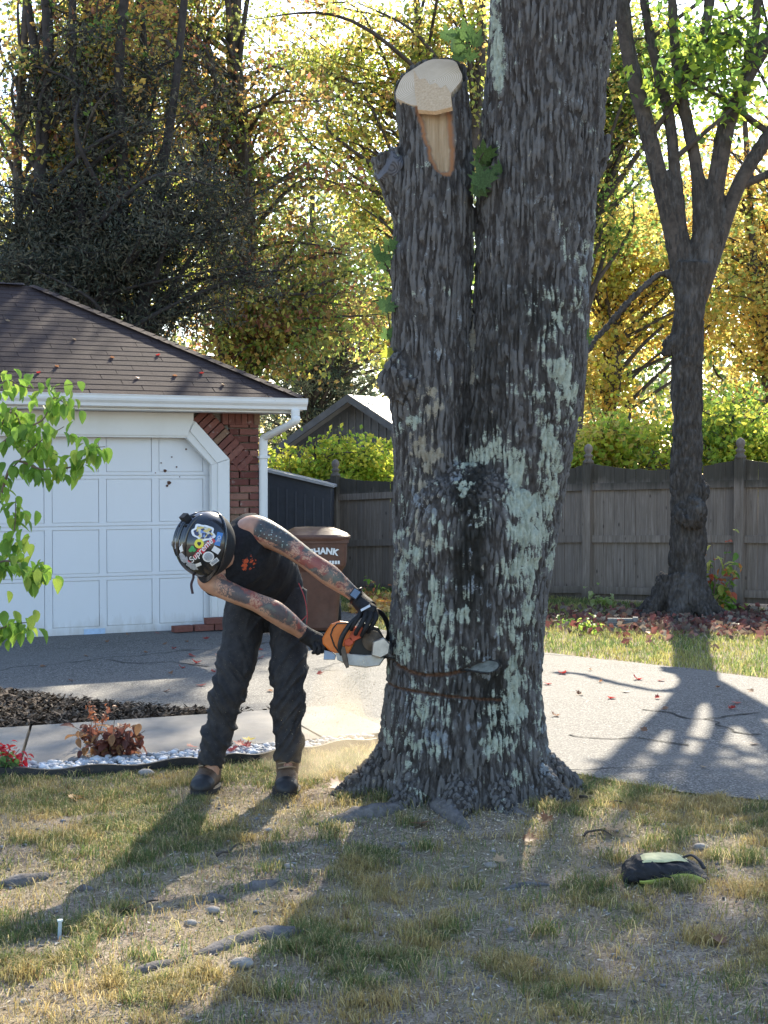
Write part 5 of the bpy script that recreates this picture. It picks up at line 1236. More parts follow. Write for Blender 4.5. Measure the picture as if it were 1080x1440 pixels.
sticker('sticker', rect(304, 773.5, 11, 8, .55), sw, 1.009); sticker('sticker', rect(301.5, 790, 13, 6, -.65), sw, 1.009); sticker('sticker', rect(301.5, 790, 10, 3.6, -.65), sk_, 1.014)
sticker('sticker', rect(279, 794, 8, 4.5, -.35), sw, 1.012); sticker('sticker', circ(247, 764, 6.0, 8, .3, 24, .06), sk_, 1.006); sticker('sticker', circ(256.5, 770.5, 4.0, 6, .4, 20, .14), sw, 1.007)
sticker('sticker', circ(258, 785, 4.5, 9, -.75, 24, .12), sk_, 1.006); sticker('sticker', circ(270, 796, 4, 9, -1.05, 24, .1), sk_, 1.006)
# ---- gloves
Mglove = simple('black work glove', (.013, .013, .015), .7, .35, var=.4, sc=60, bump=.3)
def finger(rows): return chain(rows, 5, 10)
gl = merge(chain([(500, 838, 6.94, .041), (506, 845, 6.93, .043), (513, 852, 6.905, .046), (520, 857, 6.88, .043)], 5, 16), chain([(508, 850, 6.90, .030), (520, 856, 6.865, .030), (527, 860, 6.86, .026)], 4, 12), chain([(506, 846, 6.92, .030), (514, 856, 6.87, .032), (517, 862, 6.85, .024)], 4, 12))
V, F, N = remeshed(gl, .004, 4, .5); gobj = [MB().add(V, F).build('glove', Mglove, None, True)]
fing = [[(528, 858, 6.865, .0125), (529, 868, 6.835, .0115), (523, 880, 6.825, .0108), (518, 888, 6.85, .0098), (517, 888, 6.88, .009)],
        [(522, 859, 6.85, .0128), (521, 869, 6.818, .012), (514, 883, 6.808, .0112), (509, 893, 6.83, .0102), (509, 893, 6.865, .0092)],
        [(515, 860, 6.845, .0126), (512, 870, 6.812, .0118), (505, 882, 6.803, .011), (500, 891, 6.825, .010), (501, 891, 6.86, .009)],
        [(508, 858, 6.855, .0115), (504, 868, 6.825, .0105), (498, 878, 6.815, .0098), (494, 885, 6.835, .009), (495, 885, 6.86, .0082)],
        [(507, 848, 6.93, .0135), (515, 858, 6.955, .0125), (514, 868, 6.945, .0115), (509, 873, 6.92, .0102)]]
V, F, N = remeshed(merge(*[finger(f) for f in fing], ), .0026, 2, .5); fo = MB().add(V, F).build('fingers', Mglove, None, True)
gr_ = merge(chain([(424, 889, 7.04, .043), (432, 894, 7.055, .042), (441, 899, 7.06, .044), (449, 902, 7.04, .040)], 5, 16), chain([(446, 896, 7.04, .028), (452, 901, 7.02, .028), (454, 907, 7.03, .024)], 4, 12))
V, F, N = remeshed(gr_, .004, 4, .5); g2 = MB().add(V, F).build('glove', Mglove, None, True)
fr_ = [[(453, 896, 7.03, .0125), (460, 900, 7.0, .0118), (461, 908, 6.995, .011), (457, 913, 7.02, .010)], [(450, 900, 7.02, .0128), (456, 906, 6.985, .012), (456, 914, 6.985, .011), (452, 917, 7.01, .010)], [(446, 903, 7.02, .0126), (450, 910, 6.985, .0118), (449, 917, 6.985, .011), (446, 919, 7.01, .010)], [(441, 904, 7.03, .0118), (443, 911, 6.995, .011), (442, 917, 6.995, .010), (440, 918, 7.02, .009)],
       [(440, 896, 7.08, .0135), (449, 896, 7.10, .0125), (456, 900, 7.10, .0115), (459, 905, 7.08, .0105)]]
V, F, N = remeshed(merge(*[finger(f) for f in fr_]), .0026, 2, .5); f2o = MB().add(V, F).build('fingers', Mglove, None, True)
for g_, f_, pr in ((gobj[0], fo, None), (g2, f2o, None)):
    local(man, g_); f_.parent = g_
Mst = simple('reflective strip', (.55, .57, .60), .35); p1_, p2_, p3_, p4_ = at(507, 857, 6.828), at(520, 850, 6.838), at(521, 853, 6.830), at(508, 860, 6.822)
MB().hexa([p1_, p4_, p3_, p2_, p1_ + [0, .012, 0], p4_ + [0, .012, 0], p3_ + [0, .012, 0], p2_ + [0, .012, 0]]).build('glove_logo', Mst, None); so_ = bpy.data.objects['glove_logo']; so_.parent = gobj[0]
# ---- watch
wc = at(501, 838, 6.94); wd = unit(at(506, 842, 6.93) - at(496, 835, 6.94)); wu = unit(np.cross(wd, (0, 0, 1.))); ww_ = np.cross(wd, wu)
Mw = simple('watch case', (.012, .012, .014), .4); A = np.linspace(0, 2 * np.pi, 25)
watch = thing('watch', None, None); [watch.__delitem__(k) for k in ('label', 'category') if k in watch]; watch.parent = man; watch.matrix_parent_inverse = Matrix.Translation(man.location).inverted()
MB().tube([wc + (wu * math.cos(a_) + ww_ * math.sin(a_)) * .043 for a_ in A], .008, 6, False, flat=1).build('strap', Mw, watch, True)
fd = unit(np.array((.0, -1, .25)) - wd * np.dot((.0, -1, .25), wd)); fs = np.cross(wd, fd)
Mf = Matrix((tuple(wd), tuple(fs), tuple(fd))).transposed().to_4x4(); Mf.translation = Vector(wc + fd * .046)
MB().box((-.021, -.024, -.006), (.021, .024, .007), Mf).build('case', Mw, watch); MB().box((-.017, -.020, .0071), (.017, .020, .0085), Mf).build('screen', simple('watch glass', (.10, .14, .20), .12, .6), watch)

# ------------------------------------------------------------------ chainsaw
saw = thing('chainsaw', 'orange and black chainsaw held in gloved hands, its bar cutting into the trunk', 'chainsaw', tuple(at(500, 900, 6.95)))
Mor = simple('orange saw plastic', (.62, .16, .025), .4, .45, var=.12, sc=15, dirt=(.45, .20, .08)); Mrd = simple('red-orange saw panel', (.55, .09, .04), .4); Mbk = simple('black saw plastic', (.015, .015, .016), .5); Mgy = simple('light grey crankcase', (.50, .49, .46), .45, dirt=(.35, .27, .18)); Msil = simple('steel', (.42, .42, .42), .35, metal=.8, var=.2); Mbr = simple('dusty engine fins', (.10, .075, .055), .7, var=.4)
def sb_(name, poly, Y0, Y1, mat, bev=2.0, par=None, smooth=False):
    """block modelled as a rounded outline with depth"""
    P = np.array(poly, float); c = P.mean(0); rings = []
    for Y_, ins in ((Y0, bev), (Y0 + .006, bev * .35), (Y0 + .014, 0), (Y1 - .012, 0), (Y1, bev)):
        d = P - c; L = np.linalg.norm(d, axis=1, keepdims=True); q = c + d * np.clip((L - ins) / L, .1, 1); rings.append([at(x_, y_, Y_ if True else Y_) for x_, y_ in q])
    n = len(P); V = np.concatenate(rings); F = [(i*n+j, i*n+(j+1) % n, (i+1)*n+(j+1) % n, (i+1)*n+j) for i in range(4) for j in range(n)]
    mb = MB().add(V, F); mb.F.append(np.array([np.arange(n)])); mb.F.append(np.array([4 * n + np.arange(n)[::-1]])); return local(saw, mb.build(name, mat))
sb_('rear_cover', [(466, 877), (478, 873), (492, 875), (501, 881), (500, 900), (493, 915), (487, 924), (474, 920), (462, 914), (454, 906), (453, 898), (459, 887)], 6.90, 7.05, Mor)
sb_('engine_block', [(492, 884), (512, 876), (532, 882), (541, 898), (540, 916), (524, 926), (500, 926), (490, 918)], 6.915, 7.09, Mbk)
sb_('side_panel', [(497, 884), (506, 878), (512, 884), (508, 897), (496, 903), (490, 898)], 6.885, 6.93, Mrd, 1)
sb_('side_panel', [(484, 900), (494, 896), (498, 904), (492, 909), (484, 908)], 6.885, 6.92, Mrd, 1)
sb_('crankcase', [(472, 918), (490, 919), (512, 921), (534, 920), (541, 926), (534, 936), (514, 939), (490, 936), (474, 928)], 6.89, 7.04, Mgy, 2)
sb_('fuel_tank', [(456, 914), (466, 916), (473, 921), (471, 928), (455, 928)], 6.93, 7.04, simple('pale blue tank', (.28, .36, .48), .35), 1)
sb_('clutch_cover', [(524, 902), (540, 896), (549, 905), (547, 920), (535, 926), (522, 922)], 6.84, 6.92, Msil, 2)
sb_('hand_guard', [(478, 908), (485, 909), (489, 925), (491, 938), (487, 940), (482, 930)], 6.845, 6.875, Mbr, 1)
fc = at(524, 901, 6.90)
for k, rr in enumerate((.050, .042, .034, .026, .016)):
    V, F = lathe([(rr - .004, 0), (rr, .002), (rr, .012), (rr - .004, .014), (0, .014)], 20); V = np.array(V); V = np.c_[V[:, 0], -V[:, 2] - k * .009, V[:, 1]] + fc; local(saw, MB().add(V, F).build('cooling_fin', Mbr, None, True))
for pts in ([(465, 893), (468, 884), (474, 877), (490, 876)], [(465, 893), (470, 908), (477, 918)]): local(saw, MB().tube([at(x_, y_, 6.897) for x_, y_ in pts], .0035, 6).build('cover_seam', Mbk))
hd = smooth_path([at(481, 920, 6.87), at(478, 908, 6.85), at(483, 892, 6.845), at(496, 874, 6.85), (at(511, 863, 6.87)), at(524, 858, 6.905), at(536, 862, 6.96), at(544, 875, 7.0), at(547, 892, 7.03), at(540, 908, 7.05)], 6)
local(saw, MB().tube(hd, .0125, 12).build('front_handle', Mbk, None, True))
rhd = smooth_path([at(462, 893, 7.03), at(452, 895, 7.04), at(440, 901, 7.05), at(440, 910, 7.05), at(452, 914, 7.04), at(466, 914, 7.02)], 5); local(saw, MB().tube(rhd, .015, 10).build('rear_handle', Mbk, None, True))
# bar and chain
BW = .043; b0 = RH + SD * .40
def bar_outline(w, ext, n=12):
    L = np.dot(TIP - b0, SD); o = [(0, -w), (L - w + ext, -w)]
    for a_ in np.linspace(-np.pi / 2, np.pi / 2, n): o.append((L - w + ext + w * math.cos(a_), w * math.sin(a_)))
    o += [(L - w + ext, w), (0, w)]; return o
def plate(outl, t0, t1):
    V = [b0 + SD * x_ + SWD * y_ + SNM * t_ for t_ in (t0, t1) for x_, y_ in outl]; n = len(outl); mb = MB().add(V, [(i, (i + 1) % n, n + (i + 1) % n, n + i) for i in range(n)]); mb.F.append(np.array([n + np.arange(n)])); mb.F.append(np.array([np.arange(n)[::-1]])); return mb
local(saw, plate(bar_outline(BW, 0), -.003, .003).build('guide_bar', simple('scuffed bar steel', (.30, .30, .25), .45, metal=.55, var=.4, sc=30)))
ch = MB(); oo = bar_outline(BW + .003, .003, 18); pts = np.array([b0 + SD * x_ + SWD * y_ for x_, y_ in oo]); seg = np.concatenate([[0], np.cumsum(np.linalg.norm(np.diff(pts, axis=0), axis=1))]); 
for s_ in np.arange(0, seg[-1], .0125):
    p = np.array([np.interp(s_, seg, pts[:, k]) for k in range(3)]); p2 = np.array([np.interp(min(s_ + .0095, seg[-1]), seg, pts[:, k]) for k in range(3)]); d = unit(p2 - p); nn = np.cross(d, SNM); h = .005 if int(s_ / .0125) % 3 else .009
    q = [p - SNM * .0035 - nn * .004, p2 - SNM * .0035 - nn * .004, p2 + SNM * .0035 - nn * .004, p + SNM * .0035 - nn * .004]; ch.hexa(q + [v_ + nn * (h + .004) for v_ in q])
local(saw, ch.build('chain', simple('dark chain steel', (.06, .055, .05), .5, metal=.5)))

# ------------------------------------------------------------------ sawdust in the air
mb = merge(chain([(512, 928, 6.88, .03), (505, 950, 6.88, .07), (494, 990, 6.92, .12), (484, 1030, 7.0, .17), (478, 1062, 7.05, .20)], 4, 14), ball(at(440, 1060, 7.2), (.30, .22, .13)), ball(at(520, 1050, 7.4), (.26, .25, .16)), ball(at(470, 1000, 7.3), (.16, .16, .25)))
V, F, N = remeshed(mb, .03, 8, .5); keep = V.copy(); V[:, 2] = np.maximum(V[:, 2], .015)
t = NT('sawdust air'); v = t.coord(); dn = t.ramp(t.noise(v, 5.5, 5, .6), [(.36, 0.0), (.72, 1.0)])
zz = t.n('SeparateXYZ', {0: v}).outputs[2]
vol = t.n('VolumePrincipled', {'Color': (.93, .80, .60, 1), 'Density': t.math('MULTIPLY', dn, 1.9), 'Anisotropy': .35}); t.t.links.new(vol.outputs[0], t.out.inputs[1])
tag(MB().add(V, F).build('sawdust_cloud', t.m, None, True), 'pale cloud of sawdust drifting below the chainsaw', None, kind='stuff')
n = 2200; s_ = rng.random(n); ctr = np.array([at(512, 928, 6.88), at(500, 975, 6.9), at(485, 1040, 7.02), at(470, 1085, 7.1)])
P = np.stack([np.interp(s_, [0, .35, .75, 1], ctr[:, k]) for k in range(3)], 1) + rng.standard_normal((n, 3)) * (.012 + .17 * s_[:, None] ** 1.1) * [1, .8, .8]; P = P[P[:, 2] > .01]
tag(chips('flying_sawdust', P[:, 0], P[:, 1], P[:, 2], .0042, [(.75, .60, .40), (.62, .46, .28), (.80, .68, .50)], m_tint('sawdust flake', .9, .1), 1.5, .6), 'flying wood chips spraying down from the saw chain', None, kind='stuff')
# ------------------------------------------------------------------ lawn grass
def blades(name, x, y, z0, h, w, cols, mat, lean=.6):
    n = len(x); a = rng.random(n) * 2 * np.pi; hh = h * (.45 + .9 * rng.random(n)); ln = hh * lean * (.2 + 1.1 * rng.random(n))
    d = np.stack([np.cos(a), np.sin(a)], 1); b = rng.random(n) * 2 * np.pi; s = np.stack([np.cos(b), np.sin(b)], 1) * (w * (.6 + .8 * rng.random(n)))[:, None] * .5
    c = np.stack([x, y], 1); m = c + d * ln[:, None] * .32; t = c + d * ln[:, None]; zm, zt = z0 + hh * .62, z0 + hh * np.sqrt(np.clip(1 - lean * .3, .3, 1))
    V = np.stack([np.c_[c - s, z0 - .004], np.c_[c + s, z0 - .004], np.c_[m + s * .75, zm], np.c_[m - s * .75, zm], np.c_[t, zt]], 1).reshape(-1, 3)
    i = np.arange(n)[:, None] * 5; mb = MB().add(V, i + [[0, 1, 2, 3]], np.repeat(cols, 5, 0)); mb.F.append(i + [[3, 2, 4]])
    return mb.build(name, mat)
def grass_cols(x, y, dry):
    p = np.stack([x, y, 0 * x], 1); g = fbm(p * 1.9, 3, 51) * .6 + fbm(p * 7, 2, 55) * .4; n = len(x)
    k = np.clip(sstep(.31, .56, g) * (1 - dry) + .22 * rng.standard_normal(n), 0, 1)[:, None]
    green = np.array((.10, .15, .05)); straw = np.array((.39, .29, .12)); c = straw * (1 - k) + green * k
    c = np.where(rng.random((n, 1)) < .22, np.array((.46, .38, .20)), c); c = np.where(rng.random((n, 1)) < .07, np.array((.20, .13, .07)), c)
    return c * (.7 + .6 * rng.random((n, 1)))
Mgrass = m_leaf('grass blades', .45, 1.35, .6)
n = 420000; y = 3.9 + 4.7 * rng.random(n) ** 1.15; x = (rng.random(n) - .5) * 2 * (.30 * y + .35)
ok = (y < edgeY(x) - .015 + .05 * vnoise(np.c_[x * 9, y * 9, 0 * x], 4)) & (rng.random(n) < grass_mask(x, y) * .95 + .11) & (np.hypot(x - TREE[0], y - TREE[1]) > .48)
x, y = x[ok], y[ok]; tuft = fbm(np.c_[x * 14, y * 14, 0 * x], 2, 71)
g = blades('lawn_grass', x, y, gz(x, y), .017 + .030 * sstep(.42, .7, tuft) + .010 * rng.random(len(x)), .0030, grass_cols(x, y, .12), Mgrass, 1.1)
tag(g, 'short patchy lawn grass, part green and part dried straw, in the foreground', None, kind='stuff')
# individual coarse tufts
n = 60; tx = rng.uniform(-1.6, 1.8, n); ty = rng.uniform(4.2, 7.2, n); X_, Y_ = [], []
for a_, b_ in list(zip(tx, ty)) + [tuple(gr(*q)[:2]) for q in ((155, 1275), (320, 1165), (640, 1150), (500, 1120), (735, 1130), (200, 1355), (30, 1380), (560, 1110), (770, 1120))]:
    if b_ > edgeY(a_) - .1: continue
    k = rng.integers(60, 170); X_.append(a_ + rng.standard_normal(k) * .035); Y_.append(b_ + rng.standard_normal(k) * .03)
x, y = np.concatenate(X_), np.concatenate(Y_)
tag(blades('grass_tufts', x, y, gz(x, y), .055, .0034, grass_cols(x, y, .1), Mgrass, .95), 'taller coarse grass tufts dotted over the lawn', None, kind='stuff')
# back lawn between driveway and fence
fe = np.array(far_edge[::-1]); n = 170000; x = rng.uniform(-1.2, 6.4, n); y = rng.uniform(10.2, 19.5, n)
fy = np.interp(x, [p[0] for p in far_edge[::-1]] + [6.5], [p[1] for p in far_edge[::-1]] + [8.2]); fl = 17.8 - (x - 2.555) * 1.13 / 1.62
ok = (y > fy + .02) & (y < fl - .05) & (np.abs(x / y) < .31) & ~((x < -.3) & (y < 16.3)) & (rng.random(n) < .55 + .5 * (fbm(np.c_[x * 1.7, y * 1.7, 0 * x], 3, 5) - .3)); x, y = x[ok], y[ok]
gc = grass_cols(x, y, .1) * np.array((.9, 1.08, .8)); red = sstep(1.6, .5, np.hypot((x - 3.8) * .55, y - 15.0)) * .8
ok = rng.random(len(x)) > red; tag(blades('back_lawn_grass', x[ok], y[ok], 0 * x[ok], .055, .0065, gc[ok], Mgrass, .8), 'sunlit mown grass strip between driveway and wooden fence', None, kind='stuff')
# ------------------------------------------------------------------ loose bits on the soil
n = 15000; y = 3.9 + 3.6 * rng.random(n); x = (rng.random(n) - .5) * 2 * (.30 * y + .2); ok = (y < edgeY(x) - .03); x, y = x[ok], y[ok]
tag(chips('wood_crumbs', x, y, gz(x, y) + .004, .013, [(.50, .40, .28), (.30, .22, .15), (.12, .09, .07), (.60, .52, .42), (.20, .17, .15)], Mchip, .6, .45), 'small wood crumbs and bark bits scattered over the lawn', None, kind='stuff')
n = 42000; y = 3.9 + 3.7 * rng.random(n); x = (rng.random(n) - .5) * 2 * (.30 * y + .2); ok = (y < edgeY(x) - .03) & (rng.random(n) < .25 + .9 * fbm(np.c_[x * 5, y * 5, 0 * x], 3, 88) - .25 * bare(x, y)); x, y = x[ok], y[ok]
tag(chips('thatch', x, y, gz(x, y) + .004 + .006 * rng.random(len(x)), .034, [(.42, .34, .20), (.30, .24, .14), (.20, .15, .09), (.50, .44, .32), (.12, .13, .06)], Mchip, .35, .085), 'matted dry grass thatch lying over the soil', None, kind='stuff')
n = 7000; a_ = rng.random(n) * 6.283; r_ = .42 + .55 * np.abs(rng.standard_normal(n)); x = TREE[0] + np.cos(a_) * r_; y = TREE[1] + np.sin(a_) * r_; ok = (y < edgeY(x) + .1) & (y < 7.6); x, y = x[ok], y[ok]
tag(chips('fresh_sawdust', x, y, gz(x, y) + .006, .010, [(.70, .56, .38), (.60, .45, .28), (.74, .63, .48)], Mchip, .5, .5), 'fresh pale sawdust chips strewn round the trunk base', None, kind='stuff')
mb = MB()
for k in range(520):
    yy = random.uniform(4.0, 7.0); xx = random.uniform(-.3, .3) * yy
    if yy > edgeY(xx) - .05: continue
    r = random.uniform(.003, .010) * (1.0 if random.random() < .93 else 1.8); S_ = np.array((r * random.uniform(.9, 1.6), r, r * .6)); g_ = random.uniform(.10, .36)
    mb.add((IV * (1 + .2 * rng.standard_normal((len(IV), 1))) * S_) + [xx, yy, float(gz(np.array([xx]), np.array([yy]))[0]) + r * .3], IF, np.array((1, .95, .9)) * g_)
tag(mb.build('gravel_bits', Mchip, None, True), 'small grey gravel bits in the bare soil', None, kind='stuff')
def ground_z(x, y): return float(gz(np.array([x]), np.array([y]))[0])
# ------------------------------------------------------------------ leaf shapes
MAPLE = [(0, -.5), (.06, -.30), (.22, -.36), (.20, -.24), (.46, -.16), (.34, -.04), (.50, .12), (.28, .10), (.26, .24), (.12, .14), (.10, .30), (0, .5), (-.10, .30), (-.12, .14), (-.26, .24), (-.28, .10), (-.50, .12), (-.34, -.04), (-.46, -.16), (-.20, -.24), (-.22, -.36), (-.06, -.30)]
def maple_leaf(size, curl=.15, thick=True):
    P = np.array(MAPLE) * size; z = curl * size * (np.abs(P[:, 0]) / size) ** 1.5 * 2 + curl * size * .6 * (P[:, 1] / size) ** 2
    V = np.c_[P, z]; n = len(P); V = np.concatenate([V, [(0, 0, 0)]]); i = np.arange(n)
    return V, np.stack([np.full(n, n), i, (i + 1) % n], 1)
def m_solidleaf(name, c, var=.3, trans=.4, boost=1.6):
    t = NT(name); v = t.coord(); k = t.ramp(t.noise(v, 22, 4), [(.3, tuple(np.array(c) * (1 - var))), (.7, tuple(np.minimum(np.array(c) * (1 + var), .9)))])
    return t.leaf(k, trans, t.n('HueSaturation', {'Color': k, 'Value': boost}).outputs[0], .5, .3)
leafmats = [m_solidleaf('red fallen leaf', (.30, .035, .03)), m_solidleaf('brown fallen leaf', (.22, .11, .06)), m_solidleaf('orange fallen leaf', (.50, .22, .04)), m_solidleaf('tan fallen leaf', (.42, .32, .22)), m_solidleaf('yellow fallen leaf', (.55, .42, .06))]
lm = []
for m_ in leafmats:
    for cu in (.15, .45):
        V, F = maple_leaf(1.0, cu); me = MB().add(V, F).mesh('fallen_leaf', True); me.materials.append(m_); lm.append(me)
def drop(px, py, size, kind, label, group, z=.016, zf=None):
    g_ = gr(px, py); o = link('fallen_leaf', lm[kind * 2 + random.randint(0, 1)]); o.location = (g_[0], g_[1], (zf if zf is not None else z) + .003); o.scale = (size,) * 3
    o.rotation_euler = (random.uniform(-.35, .35), random.uniform(-.35, .35), random.random() * 6.28); return tag(o, label, 'leaf', group)
LBL = {0: 'red leaf fallen on the driveway', 1: 'brown leaf fallen on the driveway', 2: 'orange leaf fallen on the driveway', 3: 'tan leaf fallen on the driveway', 4: 'yellow leaf fallen on the driveway'}
spots = [(276, 935, 0), (300, 948, 0), (310, 925, 0), (318, 920, 2), (325, 918, 0), (255, 942, 0), (283, 967, 0), (364, 916, 0), (366, 928, 0), (270, 925, 0), (240, 950, 1), (232, 908, 1), (205, 920, 1), (150, 905, 1), (120, 925, 1), (180, 895, 1), (100, 960, 1), (60, 940, 1), (222, 893, 0), (245, 915, 0), (262, 905, 1), (290, 900, 0), (345, 903, 0),
         (790, 950, 0), (845, 962, 1), (895, 958, 0), (860, 985, 0), (925, 985, 0), (930, 960, 0), (880, 976, 1), (815, 980, 1), (1035, 992, 0), (1030, 1000, 0), (1055, 975, 1), (990, 1083, 3), (1010, 970, 1), (780, 1010, 1), (830, 945, 1), (770, 965, 0), (1060, 1050, 1), (935, 1000, 1), (905, 1030, 1), (340, 960, 0), (300, 980, 1), (380, 975, 1), (235, 975, 1), (450, 950, 0), (430, 925, 1)]
COLN = {0: 'red', 1: 'brown', 2: 'orange', 3: 'tan', 4: 'yellow'}
for a_, b_, k in spots:
    zone = 'on the shaded driveway before the garage door' if (b_ < 930 and a_ < 250) or a_ < 130 else ('on the sunlit driveway behind the person' if a_ < 500 else ('on the driveway close to the far grass edge' if b_ < 968 else 'on the driveway between the two tree trunks, nearer the lawn'))
    drop(a_, b_, random.uniform(.045, .075) * (1 + .3 * (k == 0)), k, COLN[k] + ' leaf fallen ' + zone, COLN[k] + ' leaves ' + zone)
for a_, b_, s_, k, lb_ in ((597, 1168, .14, 1, 'curled brown leaf lying at the foot of the thick trunk'), (865, 1180, .12, 3, 'tan dry leaf on the soil left of the pouch'), (745, 1190, .09, 1, 'small brown leaf on the soil right of the thick trunk'), (700, 1220, .10, 3, 'pale dry leaf in front of the thick trunk'),
                           (480, 1120, .16, 1, 'large brown bark-like leaf beside the left trunk flare'), (1010, 1322, .08, 1, 'dark brown leaf in the grass below the pouch'), (850, 1175, .10, 3, 'dry leaf nearest the driveway edge'), (105, 1125, .08, 2, 'orange leaf in the grass in front of the pebble border'), (770, 1165, .08, 1, 'brown leaf between trunk and pouch')):
    g_ = gr(a_, b_); drop(a_, b_, s_, k, lb_, None, zf=ground_z(g_[0], g_[1]) + .02)
for a_, b_, k in ((318, 1060, 0), (328, 1066, 0), (345, 1062, 0), (350, 1052, 4), (270, 1063, 0), (336, 1058, 0)): drop(a_, b_, .085, k, ('yellow leaf' if k == 4 else 'red leaf') + ' on the pebble border beside the person', ('yellow' if k == 4 else 'red') + ' leaves on the pebbles', .05)
# leaves resting on the garage roof
for a_, s_, k in ((-.25, .5, 0), (-.95, .35, 0), (-1.7, .55, 1), (-.6, .9, 0), (-1.4, 1.2, 3), (-2.0, 1.6, 3), (-2.4, .9, 1), (-.1, .25, 3), (-1.1, .8, 1), (-2.8, 1.3, 1), (-.55, .42, 1), (-3.1, .35, 1), (-1.9, .4, 0)):
    p = roof_pt(a_, s_ * ca); P = GM.to_3x3() @ Vector(p); o = link('fallen_leaf', lm[k * 2]); o.location = (P.x + GO[0], P.y + GO[1], P.z + .02); o.scale = (.055,) * 3; o.rotation_euler = (.5, random.uniform(-.2, .2), random.random() * 6); tag(o, {0: 'red', 1: 'brown', 3: 'tan'}[k] + ' leaf resting on the garage roof shingles', 'leaf', {0: 'red', 1: 'brown', 3: 'tan'}[k] + ' leaves on the garage roof')
# leaf litter round the forked maple
n = 2900; lx = 3.35 + rng.standard_normal(n) * 1.25 + .5; ly = 15.0 + rng.standard_normal(n) * .75; fyl = np.interp(lx, [p[0] for p in far_edge[::-1]], [p[1] for p in far_edge[::-1]]); fl = 17.8 - (lx - 2.555) * 1.13 / 1.62
ok = (ly < fl - .05) & (ly > fyl + .5) & (lx > 1.4); lx, ly = lx[ok], ly[ok]
lit = leaf_cloud(np.c_[lx, ly, .02 + .06 * rng.random(len(lx))], .085, [(.17, .07, .06), (.13, .065, .06), (.24, .13, .10), (.32, .26, .20), (.12, .08, .065), (.24, .085, .07), (.19, .145, .11)], .75, 0.05, None, .3, .4)
tag(lit.build('leaf_litter', m_leaf('litter leaves', .3, 1.4, .6)), 'red and brown leaf litter round the base of the forked maple', None, kind='stuff')
n = 1500; lx = rng.uniform(-.4, .9, n); ly = 16.0 + rng.random(n) * 2.2 ; lit = leaf_cloud(np.c_[lx, ly, .02 + .05 * rng.random(n)], .08, [(.50, .28, .07), (.55, .40, .12), (.45, .20, .08), (.60, .45, .2)], .75, .05)
tag(lit.build('leaf_drift', bpy.data.materials['litter leaves']), 'orange leaf drift on the ground beyond the chainsaw', None, kind='stuff')
# ------------------------------------------------------------------ oak sprouts with broad leaves
Moak = m_solidleaf('oak leaf green', (.075, .13, .04), .35, .5, 1.7); Moak2 = m_solidleaf('oak leaf yellow', (.28, .30, .04), .3, .55, 1.8)
V, F = maple_leaf(1.0, .45); om = MB().add(V, F).mesh('leaf', True); om.materials.append(Moak); om2 = MB().add(V, F).mesh('leaf', True); om2.materials.append(Moak2)
for sx, sy, dy, pts in ((668, 255, -.15, [(680, 215, 38), (684, 232, 42), (676, 250, 46), (690, 244, 30), (703, 235, 24), (672, 264, 34)]), (668, 60, .1, [(640, 62, 40), (655, 45, 38), (672, 55, 34), (628, 48, 30), (645, 80, 30), (660, 78, 28)]), (553, 400, .05, [(530, 358, 44), (546, 345, 30), (540, 372, 26)]), (552, 500, .05, [(543, 428, 34), (544, 470, 26), (541, 515, 24), (546, 495, 24)]), (826, 350, .1, [(820, 470, 30), (822, 480, 26)])):
    b0_ = S(sx, sy, dy)
    for q in pts:
        p = S(q[0], q[1], dy - .1 + random.uniform(-.1, .1)); MB_ = MB().tube(smooth_path([b0_, (b0_ + p) / 2 + [0, 0, .03], p], 4), [.003] * 9, 4); local(oak, MB_.build('sprout_stem', Mtwig))
        o = link('leaf', om2 if (q[1] > 480 and q[0] < 560) else om, None); o.location = p; o.scale = (q[2] * PX,) * 3; o.rotation_euler = (R(70) + random.uniform(-.5, .5), random.uniform(-.6, .6), random.uniform(-.7, .7) + math.pi * (random.random() < .5)); local(oak, o)
# ------------------------------------------------------------------ dogwood at the left edge
DY = 9.3
dog = thing('dogwood_shrub', 'young dogwood with bright green drooping leaves at the left edge', 'shrub', (-2.72, DY, 0))
def D(px, py, dy=0): return at(px, py, DY + dy)
Mdog = simple('dogwood twig', (.16, .11, .08), .8, var=.3)
OV_ = [(0, 0), (.10, .05), (.24, .22), (.30, .45), (.24, .70), (.10, .90), (0, 1.0), (-.10, .90), (-.24, .70), (-.30, .45), (-.24, .22), (-.10, .05)]
def oval_leaf(fold=.25, droop=.25):
    P = np.array(OV_); V = np.c_[P[:, 0], P[:, 1], np.abs(P[:, 0]) * fold * 2 - droop * P[:, 1] ** 2]; mid = np.array([(0, y_, -droop * y_ ** 2) for y_ in (.25, .5, .75)])
    V = np.concatenate([V, mid]); F3 = [(0, 1, 12), (1, 2, 12), (2, 3, 13), (2, 13, 12), (3, 4, 13), (4, 14, 13), (4, 5, 14), (5, 6, 14), (6, 7, 14), (7, 8, 14), (8, 13, 14), (8, 9, 13), (9, 10, 13), (10, 12, 13), (10, 11, 12), (11, 0, 12)]
    return V, np.array(F3)
dm = []
for c_ in ((.17, .29, .045), (.22, .35, .055), (.12, .22, .035), (.26, .34, .06)):
    for fo_, dr_ in ((.2, .25), (.35, .4)):
        V, F = oval_leaf(fo_, dr_); me = MB().add(V, F).mesh('leaf', True); me.materials.append(m_solidleaf('dogwood leaf', c_, .2, .5, 1.75)); dm.append(me)
